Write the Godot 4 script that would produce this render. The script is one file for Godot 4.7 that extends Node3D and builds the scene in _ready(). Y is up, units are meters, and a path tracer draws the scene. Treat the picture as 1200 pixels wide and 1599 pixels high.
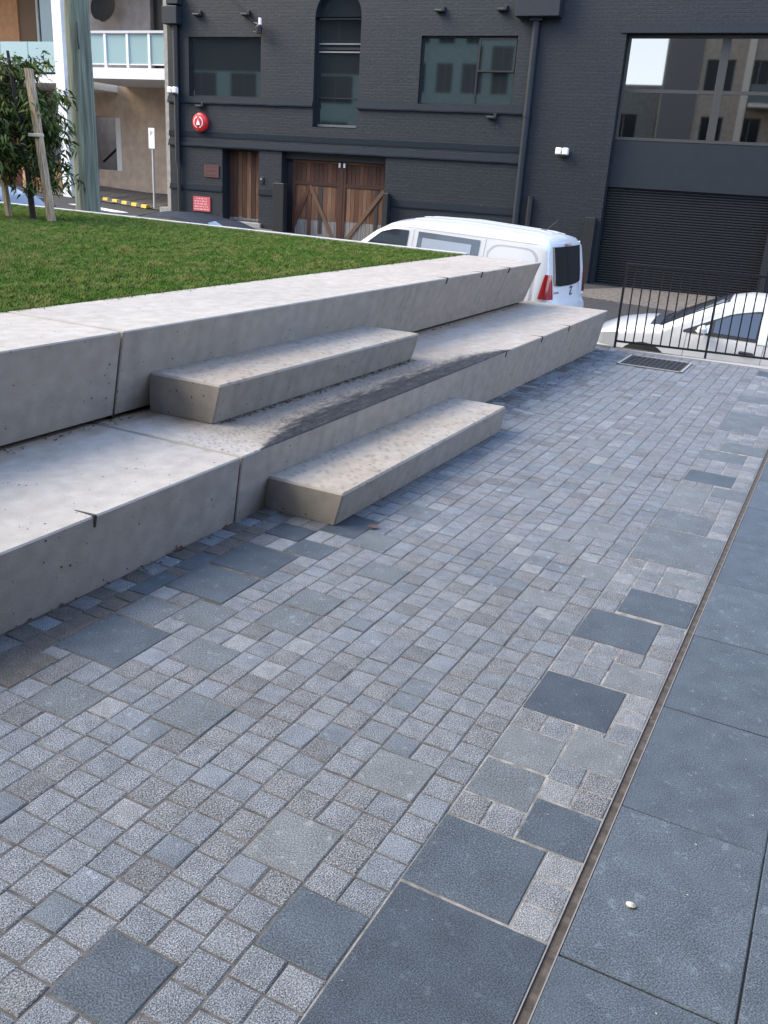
extends Node3D
# Plaza with concrete seat terraces, cobbled paving, a street of parked cars and a charcoal brick building.

const SL := -0.05                      # fall of the street towards the right, metres per metre
const TURN := 0.0582900007             # the street and the charcoal building stand slightly askew to the plaza
var P0 := Vector3(0, 0, -25.0)         # foot of the building's front
var rng := RandomNumberGenerator.new()
var fnoise := FastNoiseLite.new()
var M := {}
var T := {}
var names := {}

# ---------------------------------------------------------------- helpers
func lin(r: float, g: float, b: float, a := 1.0) -> Color:
	var c := Color(r, g, b).linear_to_srgb()
	c.a = a
	return c

func mat(r: float, g: float, b: float, rough := 0.8, opt := {}) -> StandardMaterial3D:
	var m := StandardMaterial3D.new()
	m.albedo_color = lin(r, g, b)
	m.roughness = rough
	if opt.has("metal"): m.metallic = opt.metal
	if opt.has("spec"): m.metallic_specular = opt.spec
	if opt.has("tex"): m.albedo_texture = opt.tex
	if opt.has("nrm"):
		m.normal_enabled = true
		m.normal_texture = opt.nrm
		m.normal_scale = opt.get("ns", 1.0)
	if opt.has("vc"): m.vertex_color_use_as_albedo = true
	if opt.has("tri"):
		m.uv1_triplanar = true
		m.uv1_world_triplanar = opt.get("world", true)
		m.uv1_scale = Vector3.ONE * opt.tri
		m.uv1_triplanar_sharpness = 4.0
		if opt.has("off"): m.uv1_offset = opt.off
	if opt.has("coat"):
		m.clearcoat_enabled = true
		m.clearcoat = opt.coat
		m.clearcoat_roughness = 0.05
	return m

func numbered(called: String) -> String:
	var n: int = names.get(called, 0)
	names[called] = n + 1
	return called if n == 0 else "%s_%03d" % [called, n]

func tag(o: Node, label := "", category := "", group := "", kind := "") -> void:
	if label: o.set_meta("label", label)
	if category: o.set_meta("category", category)
	if group: o.set_meta("group", group)
	if kind: o.set_meta("kind", kind)

func thing(called: String, label: String, category: String, at := Vector3.ZERO, turn := 0.0, group := "") -> Node3D:
	var o := Node3D.new()
	o.name = numbered(called)
	add_child(o)
	o.position = at
	o.rotation.y = turn
	tag(o, label, category, group)
	return o

func commit(st: SurfaceTool, m: Material) -> ArrayMesh:
	st.set_material(m)
	return st.commit()

func add(called: String, me: Mesh, parent: Node, m: Material = null) -> MeshInstance3D:
	var o := MeshInstance3D.new()
	o.mesh = me
	if m: o.material_override = m
	if parent == self:
		o.name = numbered(called)
		add_child(o)
	else:
		var n := 0
		for c in parent.get_children():
			if String(c.name).begins_with(called) and String(c.name).substr(called.length()).lstrip("_").is_valid_int() or String(c.name) == called: n += 1
		o.name = called if n == 0 else "%s_%03d" % [called, n]
		parent.add_child(o, true)
	return o

func fast_add(called: String, n: int, me: Mesh, parent: Node, m: Material = null) -> MeshInstance3D:
	var o := MeshInstance3D.new()
	o.mesh = me
	if m: o.material_override = m
	o.name = called if n == 0 else "%s_%03d" % [called, n]
	parent.add_child(o, true)
	return o

func new_st() -> SurfaceTool:
	var st := SurfaceTool.new()
	st.begin(Mesh.PRIMITIVE_TRIANGLES)
	return st

func tri(st: SurfaceTool, a: Vector3, b: Vector3, c: Vector3) -> void:   # counter-clockwise seen from outside
	st.set_normal((b - a).cross(c - a).normalized())
	st.add_vertex(a); st.add_vertex(c); st.add_vertex(b)

func quad(st: SurfaceTool, a: Vector3, b: Vector3, c: Vector3, d: Vector3) -> void:
	var n := (c - a).cross(d - b).normalized()
	st.set_normal(n)
	for v in [a, c, b, a, d, c]: st.add_vertex(v)

func hexa(st: SurfaceTool, p: Array) -> void:   # 4 bottom, 4 top corners, counter-clockwise from above
	quad(st, p[4], p[5], p[6], p[7])
	quad(st, p[3], p[2], p[1], p[0])
	for i in 4:
		var j := (i + 1) % 4
		quad(st, p[i], p[j], p[j + 4], p[i + 4])

func box(st: SurfaceTool, a: Vector3, b: Vector3) -> void:
	hexa(st, [Vector3(a.x, a.y, b.z), Vector3(b.x, a.y, b.z), Vector3(b.x, a.y, a.z), Vector3(a.x, a.y, a.z),
		Vector3(a.x, b.y, b.z), Vector3(b.x, b.y, b.z), Vector3(b.x, b.y, a.z), Vector3(a.x, b.y, a.z)])

func bbox(st: SurfaceTool, a: Vector3, b: Vector3, e: float) -> void:   # box with all edges chamfered
	var c := (a + b) / 2
	var h := (b - a) / 2
	e = minf(e, minf(h.x, minf(h.y, h.z)) * 0.9)
	for ax in 3:
		for s in [-1.0, 1.0]:
			var i: int = (ax + 1) % 3
			var j: int = (ax + 2) % 3
			var q := []
			for k in [[-1, -1], [1, -1], [1, 1], [-1, 1]]:
				var v := Vector3.ZERO
				v[ax] = s * h[ax]
				v[i] = k[0] * (h[i] - e)
				v[j] = k[1] * (h[j] - e)
				q.append(c + v)
			if s > 0: quad(st, q[0], q[1], q[2], q[3])
			else: quad(st, q[3], q[2], q[1], q[0])
	for ax in 3:
		var i: int = (ax + 1) % 3
		var j: int = (ax + 2) % 3
		for si in [-1.0, 1.0]:
			for sj in [-1.0, 1.0]:
				var q := []
				for k in [[-1, 0], [1, 0], [1, 1], [-1, 1]]:
					var v := Vector3.ZERO
					v[ax] = k[0] * (h[ax] - e)
					v[i] = si * (h[i] - (0.0 if k[1] == 0 else e))
					v[j] = sj * (h[j] - (e if k[1] == 0 else 0.0))
					q.append(c + v)
				if si * sj > 0: quad(st, q[0], q[1], q[2], q[3])
				else: quad(st, q[3], q[2], q[1], q[0])
	for sx in [-1.0, 1.0]:
		for sy in [-1.0, 1.0]:
			for sz in [-1.0, 1.0]:
				var x := c + Vector3(sx * h.x, sy * (h.y - e), sz * (h.z - e))
				var y := c + Vector3(sx * (h.x - e), sy * h.y, sz * (h.z - e))
				var z := c + Vector3(sx * (h.x - e), sy * (h.y - e), sz * h.z)
				if sx * sy * sz > 0: tri(st, x, y, z)
				else: tri(st, x, z, y)

func boxm(a: Vector3, b: Vector3, m: Material, e := 0.0) -> ArrayMesh:
	var st := new_st()
	if e > 0: bbox(st, a, b, e)
	else: box(st, a, b)
	return commit(st, m)

func tube(st: SurfaceTool, path: Array, r: float, n := 8, r2 := -1.0, caps := true) -> void:
	if r2 < 0: r2 = r
	var rings := []
	var up := Vector3.UP
	for i in path.size():
		var d: Vector3 = (path[min(i + 1, path.size() - 1)] - path[max(i - 1, 0)]).normalized()
		if absf(d.dot(up)) > 0.95: up = Vector3.RIGHT
		var u := d.cross(up).normalized()
		var v := u.cross(d).normalized()
		var rr := lerpf(r, r2, float(i) / maxf(1, path.size() - 1))
		var ring := []
		for k in n:
			var a := TAU * k / n
			ring.append([path[i] + (u * cos(a) + v * sin(a)) * rr, u * cos(a) + v * sin(a)])
		rings.append(ring)
	for i in rings.size() - 1:
		for k in n:
			var j := (k + 1) % n
			var q := [rings[i][k], rings[i + 1][k], rings[i + 1][j], rings[i][j]]
			for t in [0, 2, 1, 0, 3, 2]:
				st.set_normal(q[t][1])
				st.add_vertex(q[t][0])
	if caps:
		for e in [0, rings.size() - 1]:
			var ctr := Vector3.ZERO
			for k in n: ctr += rings[e][k][0] / n
			for k in n:
				var j := (k + 1) % n
				if e == 0: tri(st, ctr, rings[e][k][0], rings[e][j][0])
				else: tri(st, ctr, rings[e][j][0], rings[e][k][0])

func lathe(st: SurfaceTool, prof: Array, n: int, xf := Transform3D()) -> void:   # prof: (radius, height) upwards
	for i in prof.size() - 1:
		var p: Vector2 = prof[i]
		var q: Vector2 = prof[i + 1]
		var nn := Vector2(q.y - p.y, p.x - q.x).normalized()
		for k in n:
			var a := TAU * k / n
			var b := TAU * (k + 1) / n
			var v := []
			for e in [[p, a], [p, b], [q, b], [q, a]]:
				v.append([xf * Vector3(cos(e[1]) * e[0].x, e[0].y, -sin(e[1]) * e[0].x), xf.basis * Vector3(cos(e[1]) * nn.x, nn.y, -sin(e[1]) * nn.x)])
			for t in [0, 2, 1, 0, 3, 2]:
				st.set_normal(v[t][1])
				st.add_vertex(v[t][0])

func grid(st: SurfaceTool, nu: int, nv: int, f: Callable, smooth := true, col: Variant = null) -> void:   # f(u, v); u x v points outwards
	var p := []
	for j in nv + 1:
		for i in nu + 1: p.append(f.call(float(i) / nu, float(j) / nv))
	var nrm := []
	for j in nv + 1:
		for i in nu + 1:
			var du: Vector3 = p[j * (nu + 1) + mini(i + 1, nu)] - p[j * (nu + 1) + maxi(i - 1, 0)]
			var dv: Vector3 = p[mini(j + 1, nv) * (nu + 1) + i] - p[maxi(j - 1, 0) * (nu + 1) + i]
			nrm.append(du.cross(dv).normalized())
	for j in nv:
		for i in nu:
			var k := [j * (nu + 1) + i, j * (nu + 1) + i + 1, (j + 1) * (nu + 1) + i + 1, (j + 1) * (nu + 1) + i]
			for t in [0, 2, 1, 0, 3, 2]:
				st.set_normal(nrm[k[t]])
				st.set_uv(Vector2(float(i + (1 if t in [1, 2] else 0)) / nu, float(j + (1 if t in [2, 3] else 0)) / nv))
				if col != null: st.set_color(col.call(p[k[t]]))
				st.add_vertex(p[k[t]])

func sf(s: float, y: float, d: float) -> Vector3:   # street frame: along the street, up, towards the plaza
	return P0 + Vector3(cos(TURN), 0, -sin(TURN)) * s + Vector3(0, y, 0) + Vector3(sin(TURN), 0, cos(TURN)) * d

func g(s: float) -> float:
	return -1.0375 + SL * clampf(s, -30.0, -1.5)

func itp(a: Array, x: float) -> float:
	if x <= a[0][0]: return a[0][1]
	for i in a.size() - 1:
		if x <= a[i + 1][0]: return lerpf(a[i][1], a[i + 1][1], (x - a[i][0]) / (a[i + 1][0] - a[i][0]))
	return a[-1][1]

func sm(a: float, b: float, x: float) -> float:
	var t := clampf((x - a) / (b - a), 0, 1)
	return t * t * (3 - 2 * t)

# ---------------------------------------------------------------- textures
func noise_bytes(seed_: int, freq: float, size: int, oct := 3, kind := FastNoiseLite.TYPE_SIMPLEX_SMOOTH) -> PackedByteArray:
	var n := FastNoiseLite.new()
	n.seed = seed_
	n.noise_type = kind
	n.frequency = freq
	n.fractal_octaves = oct
	var im := n.get_seamless_image(size, size, false, false, 0.15)
	im.convert(Image.FORMAT_L8)
	return im.get_data()

func grey_tex(size: int, v: PackedByteArray) -> ImageTexture:
	return ImageTexture.create_from_image(Image.create_from_data(size, size, false, Image.FORMAT_L8, v))

func normal_tex(size: int, v: PackedByteArray, k: float) -> ImageTexture:
	var im := Image.create_from_data(size, size, false, Image.FORMAT_L8, v)
	im.convert(Image.FORMAT_RGBA8)
	im.bump_map_to_normal_map(k)
	return ImageTexture.create_from_image(im)

func pits(v: PackedByteArray, size: int, count: int, rmin: float, rmax: float, dark: float, bright := false) -> void:
	for i in count:
		var cx := rng.randi_range(0, size - 1)
		var cy := rng.randi_range(0, size - 1)
		var r := lerpf(rmin, rmax, pow(rng.randf(), 3.0))
		var ri := int(ceil(r))
		for y in range(-ri, ri + 1):
			for x in range(-ri, ri + 1):
				var d := sqrt(x * x + y * y)
				if d <= r:
					var k := posmod(cy + y, size) * size + posmod(cx + x, size)
					v[k] = 250 if bright else int(v[k] * lerpf(dark, 1.0, pow(d / r, 4.0)))

func make_textures() -> void:
	var S := 1024
	# granite sett: pale crystals and dark flecks (one texture square = 0.9 m)
	var a := noise_bytes(11, 0.14, S, 3)
	var b := noise_bytes(12, 0.38, S, 2)
	var c := noise_bytes(13, 0.012, S, 3)
	var v := PackedByteArray(); v.resize(S * S)
	var h := PackedByteArray(); h.resize(S * S)
	for i in S * S:
		var x := (a[i] - 128) * 1.0 + (b[i] - 128) * 1.35
		var t := clampf(0.55 + x / 200.0, 0, 1)
		t = t * t * (3 - 2 * t)
		v[i] = int(clampf(104 + 140 * t + (c[i] - 128) * 0.12, 0, 255))
		h[i] = int(clampf(128 + (a[i] - 128) * 0.8 + (b[i] - 128) * 0.35, 0, 255))
	T.granite = grey_tex(S, v)
	T.granite_n = normal_tex(S, h, 7.0)
	# smoother bluestone: fine grain, cloudy bloom and scattered pale specks
	var a2 := noise_bytes(21, 0.16, S, 3)
	var c2 := noise_bytes(22, 0.006, S, 4)
	for i in S * S:
		v[i] = int(clampf(196 + (a2[i] - 128) * 0.72 + (c2[i] - 128) * 0.12, 0, 255))
		h[i] = int(clampf(128 + (a2[i] - 128) * 0.9 + (a[i] - 128) * 0.1, 0, 255))
	var c5 := noise_bytes(23, 0.016, S, 4)
	for i in S * S: v[i] = int(minf(255.0, v[i] + 46.0 * sm(175.0, 235.0, c5[i])))
	pits(v, S, 320, 1.0, 3.0, 1.0, true)
	pits(v, S, 160, 1.0, 3.0, 0.6)
	T.blue = grey_tex(S, v)
	T.blue_n = normal_tex(S, h, 3.5)
	# cast concrete
	var a3 := noise_bytes(31, 0.012, S, 5)
	var b3 := noise_bytes(32, 0.15, S, 2)
	for i in S * S:
		v[i] = int(clampf(226 + (a3[i] - 128) * 0.10 + (b3[i] - 128) * 0.07, 0, 255))
		h[i] = int(clampf(150 + (b3[i] - 128) * 0.2 + (a3[i] - 128) * 0.12, 0, 255))
	pits(v, S, 330, 1.0, 4.0, 0.42)
	T.conc = grey_tex(S, v)
	T.conc_n = normal_tex(S, h, 1.6)
	# asphalt, soil
	var a4 := noise_bytes(41, 0.3, 512, 2)
	var c4 := noise_bytes(42, 0.01, 512, 3)
	var v4 := PackedByteArray(); v4.resize(512 * 512)
	for i in 512 * 512: v4[i] = int(clampf(190 + (a4[i] - 128) * 0.7 + (c4[i] - 128) * 0.4, 0, 255))
	T.asphalt = grey_tex(512, v4)
	T.asphalt_n = normal_tex(512, a4, 3.0)
	# painted brickwork, 1.92 m x 1.892 m: 8 x 22 bricks under thick uneven paint
	var w := noise_bytes(51, 0.02, S, 3)
	var w2 := noise_bytes(52, 0.06, S, 3)
	var w3 := noise_bytes(53, 0.18, S, 2)
	var bh := PackedByteArray(); bh.resize(S * S)
	var bv := PackedByteArray(); bv.resize(S * S)
	var tone := []
	for i in 400: tone.append(rng.randf())
	for y in S:
		for x in S:
			var i := y * S + x
			var fy := y / float(S) * 22.0 + (w[i] - 128) * 0.0016
			var row := int(floor(fy)) % 22
			var fx := x / float(S) * 8.0 + (0.5 if row % 2 else 0.0) + (w2[i] - 128) * 0.0015
			var ty: float = fy - floorf(fy)
			var tx: float = fx - floorf(fx)
			var ey := minf(ty, 1 - ty) * 86.0
			var ex := minf(tx, 1 - tx) * 240.0
			var e := clampf((minf(ey, ex) - 3.0) / 9.0, 0, 1)
			var tn: float = tone[row * 9 + int(floor(fx)) % 9]
			bh[i] = int(clampf(70 + 95 * e * (0.35 + 0.65 * tn) + (w2[i] - 128) * 0.42 + (w3[i] - 128) * 0.25 + (w[i] - 128) * 0.3, 0, 255))
			bv[i] = int(clampf(200 + 8 * (e - 0.5) + (tn - 0.5) * 10 + (w[i] - 128) * 0.2 + (w2[i] - 128) * 0.16, 0, 255))
	T.brick = grey_tex(S, bv)
	T.brick_n = normal_tex(S, bh, 6.0)
	# timber, grain along v
	var gx := PackedByteArray(); gx.resize(512 * 512)
	var gn := FastNoiseLite.new(); gn.seed = 61; gn.frequency = 1.0; gn.fractal_octaves = 3
	for y in 512:
		for x in 512: gx[y * 512 + x] = int(clampf(190 + 110 * gn.get_noise_2d(x * 0.09, y * 0.004) + 40 * gn.get_noise_2d(x * 0.4, y * 0.02 + 50), 0, 255))
	T.wood = grey_tex(512, gx)
	# mottle for render, bark and paint
	var mo := PackedByteArray(); mo.resize(512 * 512)
	var m1 := noise_bytes(71, 0.012, 512, 5)
	for i in 512 * 512: mo[i] = int(clampf(220 + (m1[i] - 128) * 0.14, 0, 255))
	T.mottle = grey_tex(512, mo)
	var pb := PackedByteArray(); pb.resize(512 * 512)
	for y in 512:
		for x in 512: pb[y * 512 + x] = int(clampf(185 + 60 * gn.get_noise_2d(x * 0.03, y * 0.012 + 9) + 45 * gn.get_noise_2d(x * 0.25, y * 0.03), 0, 255))
	T.bark = grey_tex(512, pb)
	T.bark_n = normal_tex(512, pb, 4.0)

func make_materials() -> void:
	var o := Vector3(0.37, 0.11, 0.73)
	M.setts = [
		mat(0.334, 0.363, 0.402, 0.85, {"tex": T.granite, "nrm": T.granite_n, "ns": 1.0, "tri": 1.15, "spec": 0.18}),
		mat(0.299, 0.332, 0.374, 0.85, {"tex": T.granite, "nrm": T.granite_n, "ns": 1.0, "tri": 1.25, "off": o, "spec": 0.18}),
		mat(0.318, 0.333, 0.358, 0.85, {"tex": T.granite, "nrm": T.granite_n, "ns": 1.1, "tri": 1.0, "off": o * 2, "spec": 0.18}),
		mat(0.267, 0.280, 0.302, 0.85, {"tex": T.granite, "nrm": T.granite_n, "ns": 1.1, "tri": 1.1, "off": o * 3, "spec": 0.18}),
		mat(0.191, 0.222, 0.257, 0.8, {"tex": T.blue, "nrm": T.blue_n, "ns": 1.0, "tri": 1.3, "off": o, "spec": 0.18}),
		mat(0.243, 0.275, 0.315, 0.8, {"tex": T.blue, "nrm": T.blue_n, "ns": 1.1, "tri": 1.1, "off": o * 2, "spec": 0.18}),
		mat(0.389, 0.418, 0.448, 0.85, {"tex": T.granite, "nrm": T.granite_n, "ns": 0.9, "tri": 1.4, "off": o * 4, "spec": 0.18}),
		mat(0.211, 0.201, 0.190, 0.88, {"tex": T.granite, "nrm": T.granite_n, "ns": 1.0, "tri": 1.2, "off": o * 5, "spec": 0.18}),
	]
	M.tiles = [
		mat(0.095, 0.119, 0.146, 0.66, {"tex": T.blue, "nrm": T.blue_n, "ns": 0.5, "spec": 0.3, "tri": 1.0}),
		mat(0.150, 0.172, 0.190, 0.7, {"tex": T.blue, "nrm": T.blue_n, "ns": 0.5, "spec": 0.3, "tri": 0.9, "off": o * 2}),
		mat(0.198, 0.218, 0.232, 0.72, {"tex": T.blue, "nrm": T.blue_n, "ns": 0.5, "spec": 0.3, "tri": 1.1, "off": o * 3}),
		mat(0.072, 0.092, 0.117, 0.64, {"tex": T.blue, "nrm": T.blue_n, "ns": 0.5, "spec": 0.3, "tri": 1.2, "off": o * 4}),
	]
	M.slab = mat(0.102, 0.130, 0.162, 0.66, {"tex": T.blue, "nrm": T.blue_n, "ns": 0.45, "spec": 0.3, "tri": 1.15, "off": o * 5})
	M.slab2 = mat(0.113, 0.142, 0.175, 0.66, {"tex": T.blue, "nrm": T.blue_n, "ns": 0.45, "spec": 0.3, "tri": 1.05, "off": o})
	M.bed = mat(0.135, 0.125, 0.118, 0.95, {"tex": T.asphalt, "nrm": T.asphalt_n, "tri": 3.0})
	M.mortar = mat(0.33, 0.32, 0.305, 0.95, {"tex": T.asphalt, "nrm": T.asphalt_n, "tri": 3.0})
	M.dirt = mat(0.11, 0.092, 0.078, 0.95, {"tex": T.asphalt, "nrm": T.asphalt_n, "tri": 4.0})
	M.steel = mat(0.2, 0.185, 0.17, 0.6, {"metal": 0.3})
	M.conc = mat(1, 1, 1, 0.9, {"spec": 0.06, "tex": T.conc, "nrm": T.conc_n, "ns": 0.5, "tri": 0.62, "vc": true})
	M.gap = mat(0.02, 0.019, 0.017, 0.95)
	M.notch = mat(0.035, 0.033, 0.03, 0.6, {"metal": 0.3})
	M.brick = mat(0.0095, 0.0182, 0.0288, 0.55, {"tex": T.brick, "nrm": T.brick_n, "ns": 0.42})
	M.dark = mat(0.0098, 0.0182, 0.0285, 0.6, {"tex": T.mottle, "tri": 0.8})
	M.panel = mat(0.012, 0.0205, 0.0285, 0.5, {"tex": T.mottle, "tri": 0.5})
	M.course = mat(0.0095, 0.0182, 0.0288, 0.7, {"tex": T.mottle, "tri": 1.5, "spec": 0.3})
	M.black = mat(0.012, 0.013, 0.015, 0.5)
	M.blackmetal = mat(0.014, 0.015, 0.018, 0.42, {"metal": 0.2})
	M.roller = mat(0.008, 0.0095, 0.0115, 0.42, {"metal": 0.3})
	M.glass_dark = mat(0.11, 0.13, 0.13, 0.03, {"metal": 0.85})
	M.glass_bright = mat(0.33, 0.325, 0.30, 0.02, {"metal": 1.0})
	M.glass_car = mat(0.03, 0.035, 0.045, 0.03, {"metal": 0.1, "spec": 0.7})
	M.white = mat(0.8, 0.8, 0.79, 0.5)
	M.paint = mat(0.54, 0.55, 0.56, 0.28, {"coat": 0.6})
	M.rubber = mat(0.015, 0.015, 0.015, 0.8)
	M.red = mat(0.55, 0.02, 0.025, 0.35)
	M.redlens = mat(0.26, 0.006, 0.008, 0.12, {"coat": 1.0})
	M.chrome = mat(0.55, 0.55, 0.56, 0.15, {"metal": 1.0})
	M.asphalt = mat(0.05, 0.05, 0.053, 0.9, {"tex": T.asphalt, "nrm": T.asphalt_n, "tri": 1.6})
	M.path = mat(0.21, 0.185, 0.16, 0.9, {"tex": T.asphalt, "nrm": T.asphalt_n, "tri": 1.2})
	M.kerb = mat(0.36, 0.35, 0.33, 0.85, {"tex": T.conc, "tri": 0.8})
	M.edging = mat(0.43, 0.42, 0.40, 0.85, {"tex": T.conc, "tri": 0.8})

# ---------------------------------------------------------------- the scene
func _ready() -> void:
	rng.seed = 20240611
	fnoise.seed = 7
	fnoise.frequency = 1.0
	fnoise.fractal_octaves = 3
	var cam := Camera3D.new()
	cam.name = "camera"
	cam.transform = Transform3D(Basis(Vector3(0.88408157, 0.05979927, -0.46349092), Vector3(-0.21396375, 0.93351972, -0.28768116), Vector3(0.41547479, 0.35350387, 0.83810245)), Vector3(0, 1.66, 0))
	cam.fov = 60.0717
	cam.near = 0.05
	cam.far = 1200.0
	add_child(cam)
	var we := WorldEnvironment.new()
	we.name = "world_environment"
	var env := Environment.new()
	env.background_mode = Environment.BG_SKY
	var sky := Sky.new()
	var ps := ProceduralSkyMaterial.new()
	ps.sky_top_color = Color(0.54, 0.65, 0.83)
	ps.sky_horizon_color = Color(0.82, 0.84, 0.86)
	ps.sky_curve = 0.22
	ps.ground_horizon_color = Color(0.45, 0.43, 0.41)
	ps.ground_bottom_color = Color(0.2, 0.19, 0.18)
	ps.sun_angle_max = 12.0
	ps.energy_multiplier = 0.95
	sky.sky_material = ps
	env.sky = sky
	env.tonemap_mode = Environment.TONE_MAPPER_LINEAR
	env.tonemap_exposure = 5.1
	env.sdfgi_enabled = true
	env.ssao_enabled = true
	env.ssil_enabled = true
	we.environment = env
	add_child(we)
	var sun := DirectionalLight3D.new()
	sun.name = "sun"
	sun.light_color = Color(1.0, 0.96, 0.91)
	sun.light_energy = 0.44
	sun.light_angular_distance = 42.0
	sun.shadow_enabled = true
	sun.look_at_from_position(Vector3.ZERO, Vector3(0.72, -0.72, -0.3))
	add_child(sun)

	make_textures()
	make_materials()
	street()
	paving()
	terraces()
	lawn()
	charcoal_building()
	apartments()
	reflected_blocks()
	railing()
	vehicles()
	poles_and_signs()
	young_tree()
	small_things()
	grass()

# ---------------------------------------------------------------- ground and street
func sheet(called: String, m: Material, s0: float, s1: float, d0: float, d1: float, lift: float, n := 60, label := "") -> void:
	var st := new_st()
	for i in n:
		var a := lerpf(s0, s1, float(i) / n)
		var b := lerpf(s0, s1, float(i + 1) / n)
		quad(st, sf(a, g(a) + lift, d1), sf(b, g(b) + lift, d1), sf(b, g(b) + lift, d0), sf(a, g(a) + lift, d0))
	var o := add(called, commit(st, m), self)
	tag(o, label, "", "", "structure")

func strip(called: String, m: Material, s0: float, s1: float, d0: float, d1: float, y0: float, y1: float, n: int, label := "") -> void:
	var st := new_st()
	for i in n:
		var a := lerpf(s0, s1, float(i) / n)
		var b := lerpf(s0, s1, float(i + 1) / n)
		hexa(st, [sf(a, g(a) + y0, d1), sf(b, g(b) + y0, d1), sf(b, g(b) + y0, d0), sf(a, g(a) + y0, d0),
			sf(a, g(a) + y1, d1), sf(b, g(b) + y1, d1), sf(b, g(b) + y1, d0), sf(a, g(a) + y1, d0)])
	tag(add(called, commit(st, m), self), label, "", "", "structure")

func street() -> void:
	var st := new_st()
	quad(st, Vector3(-700, -1.6, 700), Vector3(700, -1.6, 700), Vector3(700, -1.6, -700), Vector3(-700, -1.6, -700))
	tag(add("ground", commit(st, M.asphalt), self), "", "", "", "structure")
	sheet("road", M.asphalt, -120, 120, -60, 12.9, 0.0, 120)
	strip("far_footpath", M.path, -20.2, -7.4, 0.02, 3.2, -0.2, 0.12, 20)
	strip("far_kerb", M.kerb, -20.2, -7.4, 3.2, 3.35, -0.2, 0.125, 20)
	# concrete crossover that ramps from the roller door to the road
	st = new_st()
	for i in 8:
		var a := lerpf(-7.4, 1.0, i / 8.0)
		var b := lerpf(-7.4, 1.0, (i + 1) / 8.0)
		var ya := lerpf(g(a) + 0.12, -0.757, sm(-7.4, -6.4, a))
		var yb := lerpf(g(b) + 0.12, -0.757, sm(-7.4, -6.4, b))
		quad(st, sf(a, g(a) + 0.03, 3.35), sf(b, g(b) + 0.03, 3.35), sf(b, yb, 0.0), sf(a, ya, 0.0))
		quad(st, sf(a, ya, 0.0), sf(b, yb, 0.0), sf(b, yb, -0.4), sf(a, ya, -0.4))
		quad(st, sf(a, g(a) - 0.1, 3.35), sf(b, g(b) - 0.1, 3.35), sf(b, g(b) + 0.03, 3.35), sf(a, g(a) + 0.03, 3.35))
	tag(add("driveway_crossover", commit(st, M.path), self), "", "", "", "structure")
	strip("far_footpath", M.path, 1.0, 40, 0.02, 3.2, -0.2, 0.12, 10)
	strip("far_kerb", M.kerb, 1.0, 40, 3.2, 3.35, -0.2, 0.125, 10)
	strip("near_kerb", M.kerb, -60, 40, 12.9, 13.05, -0.3, 0.125, 60)
	strip("near_footpath", M.path, -60, 40, 13.05, 16.5, -0.3, 0.12, 60)
	# small dark drain slot in the crossover
	st = new_st()
	var q := sf(-3.5, -0.85, 1.9)
	box(st, q + Vector3(-0.3, -0.1, -0.06), q + Vector3(0.3, 0.045, 0.06))
	tag(add("drain_slot", commit(st, M.black), self), "narrow black drain slot in the concrete crossover before the roller door", "drain")
	# white paint at the mouth of the lane
	st = new_st()
	quad(st, sf(-24.1, g(-24.1) + 0.004, 0.55), sf(-21.9, g(-21.9) + 0.004, 0.9), sf(-21.7, g(-21.7) + 0.004, 0.35), sf(-23.9, g(-23.9) + 0.004, 0.0))
	tag(add("road_marking", commit(st, M.white), self), "", "", "", "structure")

# ---------------------------------------------------------------- paving
func sett_mesh(w: float, l: float, e: float, cache: Dictionary, variant: int) -> ArrayMesh:
	var key := "%d_%d_%d_%d" % [roundi(w * 500), roundi(l * 500), variant, roundi(e * 2000)]
	if cache.has(key): return cache[key]
	var r := RandomNumberGenerator.new()
	r.seed = hash(key)
	var hw := w / 2
	var hl := l / 2
	var t := []     # top corners, inset
	var o := []     # outer corners below the arris
	for k in [[-1, 1], [1, 1], [1, -1], [-1, -1]]:
		var jx := r.randf_range(-0.0019, 0.0019)
		var jz := r.randf_range(-0.0019, 0.0019)
		o.append(Vector3(k[0] * hw + jx, -e * 0.8, k[1] * hl + jz))
		t.append(Vector3(k[0] * (hw - e) + jx, r.randf_range(-0.0012, 0.0004), k[1] * (hl - e) + jz))
	var c := Vector3(r.randf_range(-0.1, 0.1) * w, 0.0009, r.randf_range(-0.1, 0.1) * l)
	var st := new_st()
	for i in 4:
		var j := (i + 1) % 4
		tri(st, t[i], t[j], c)
		quad(st, o[i], o[j], t[j], t[i])
		quad(st, o[i] - Vector3(0, 0.03, 0), o[j] - Vector3(0, 0.03, 0), o[j], o[i])
	cache[key] = st.commit()
	return cache[key]

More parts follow.
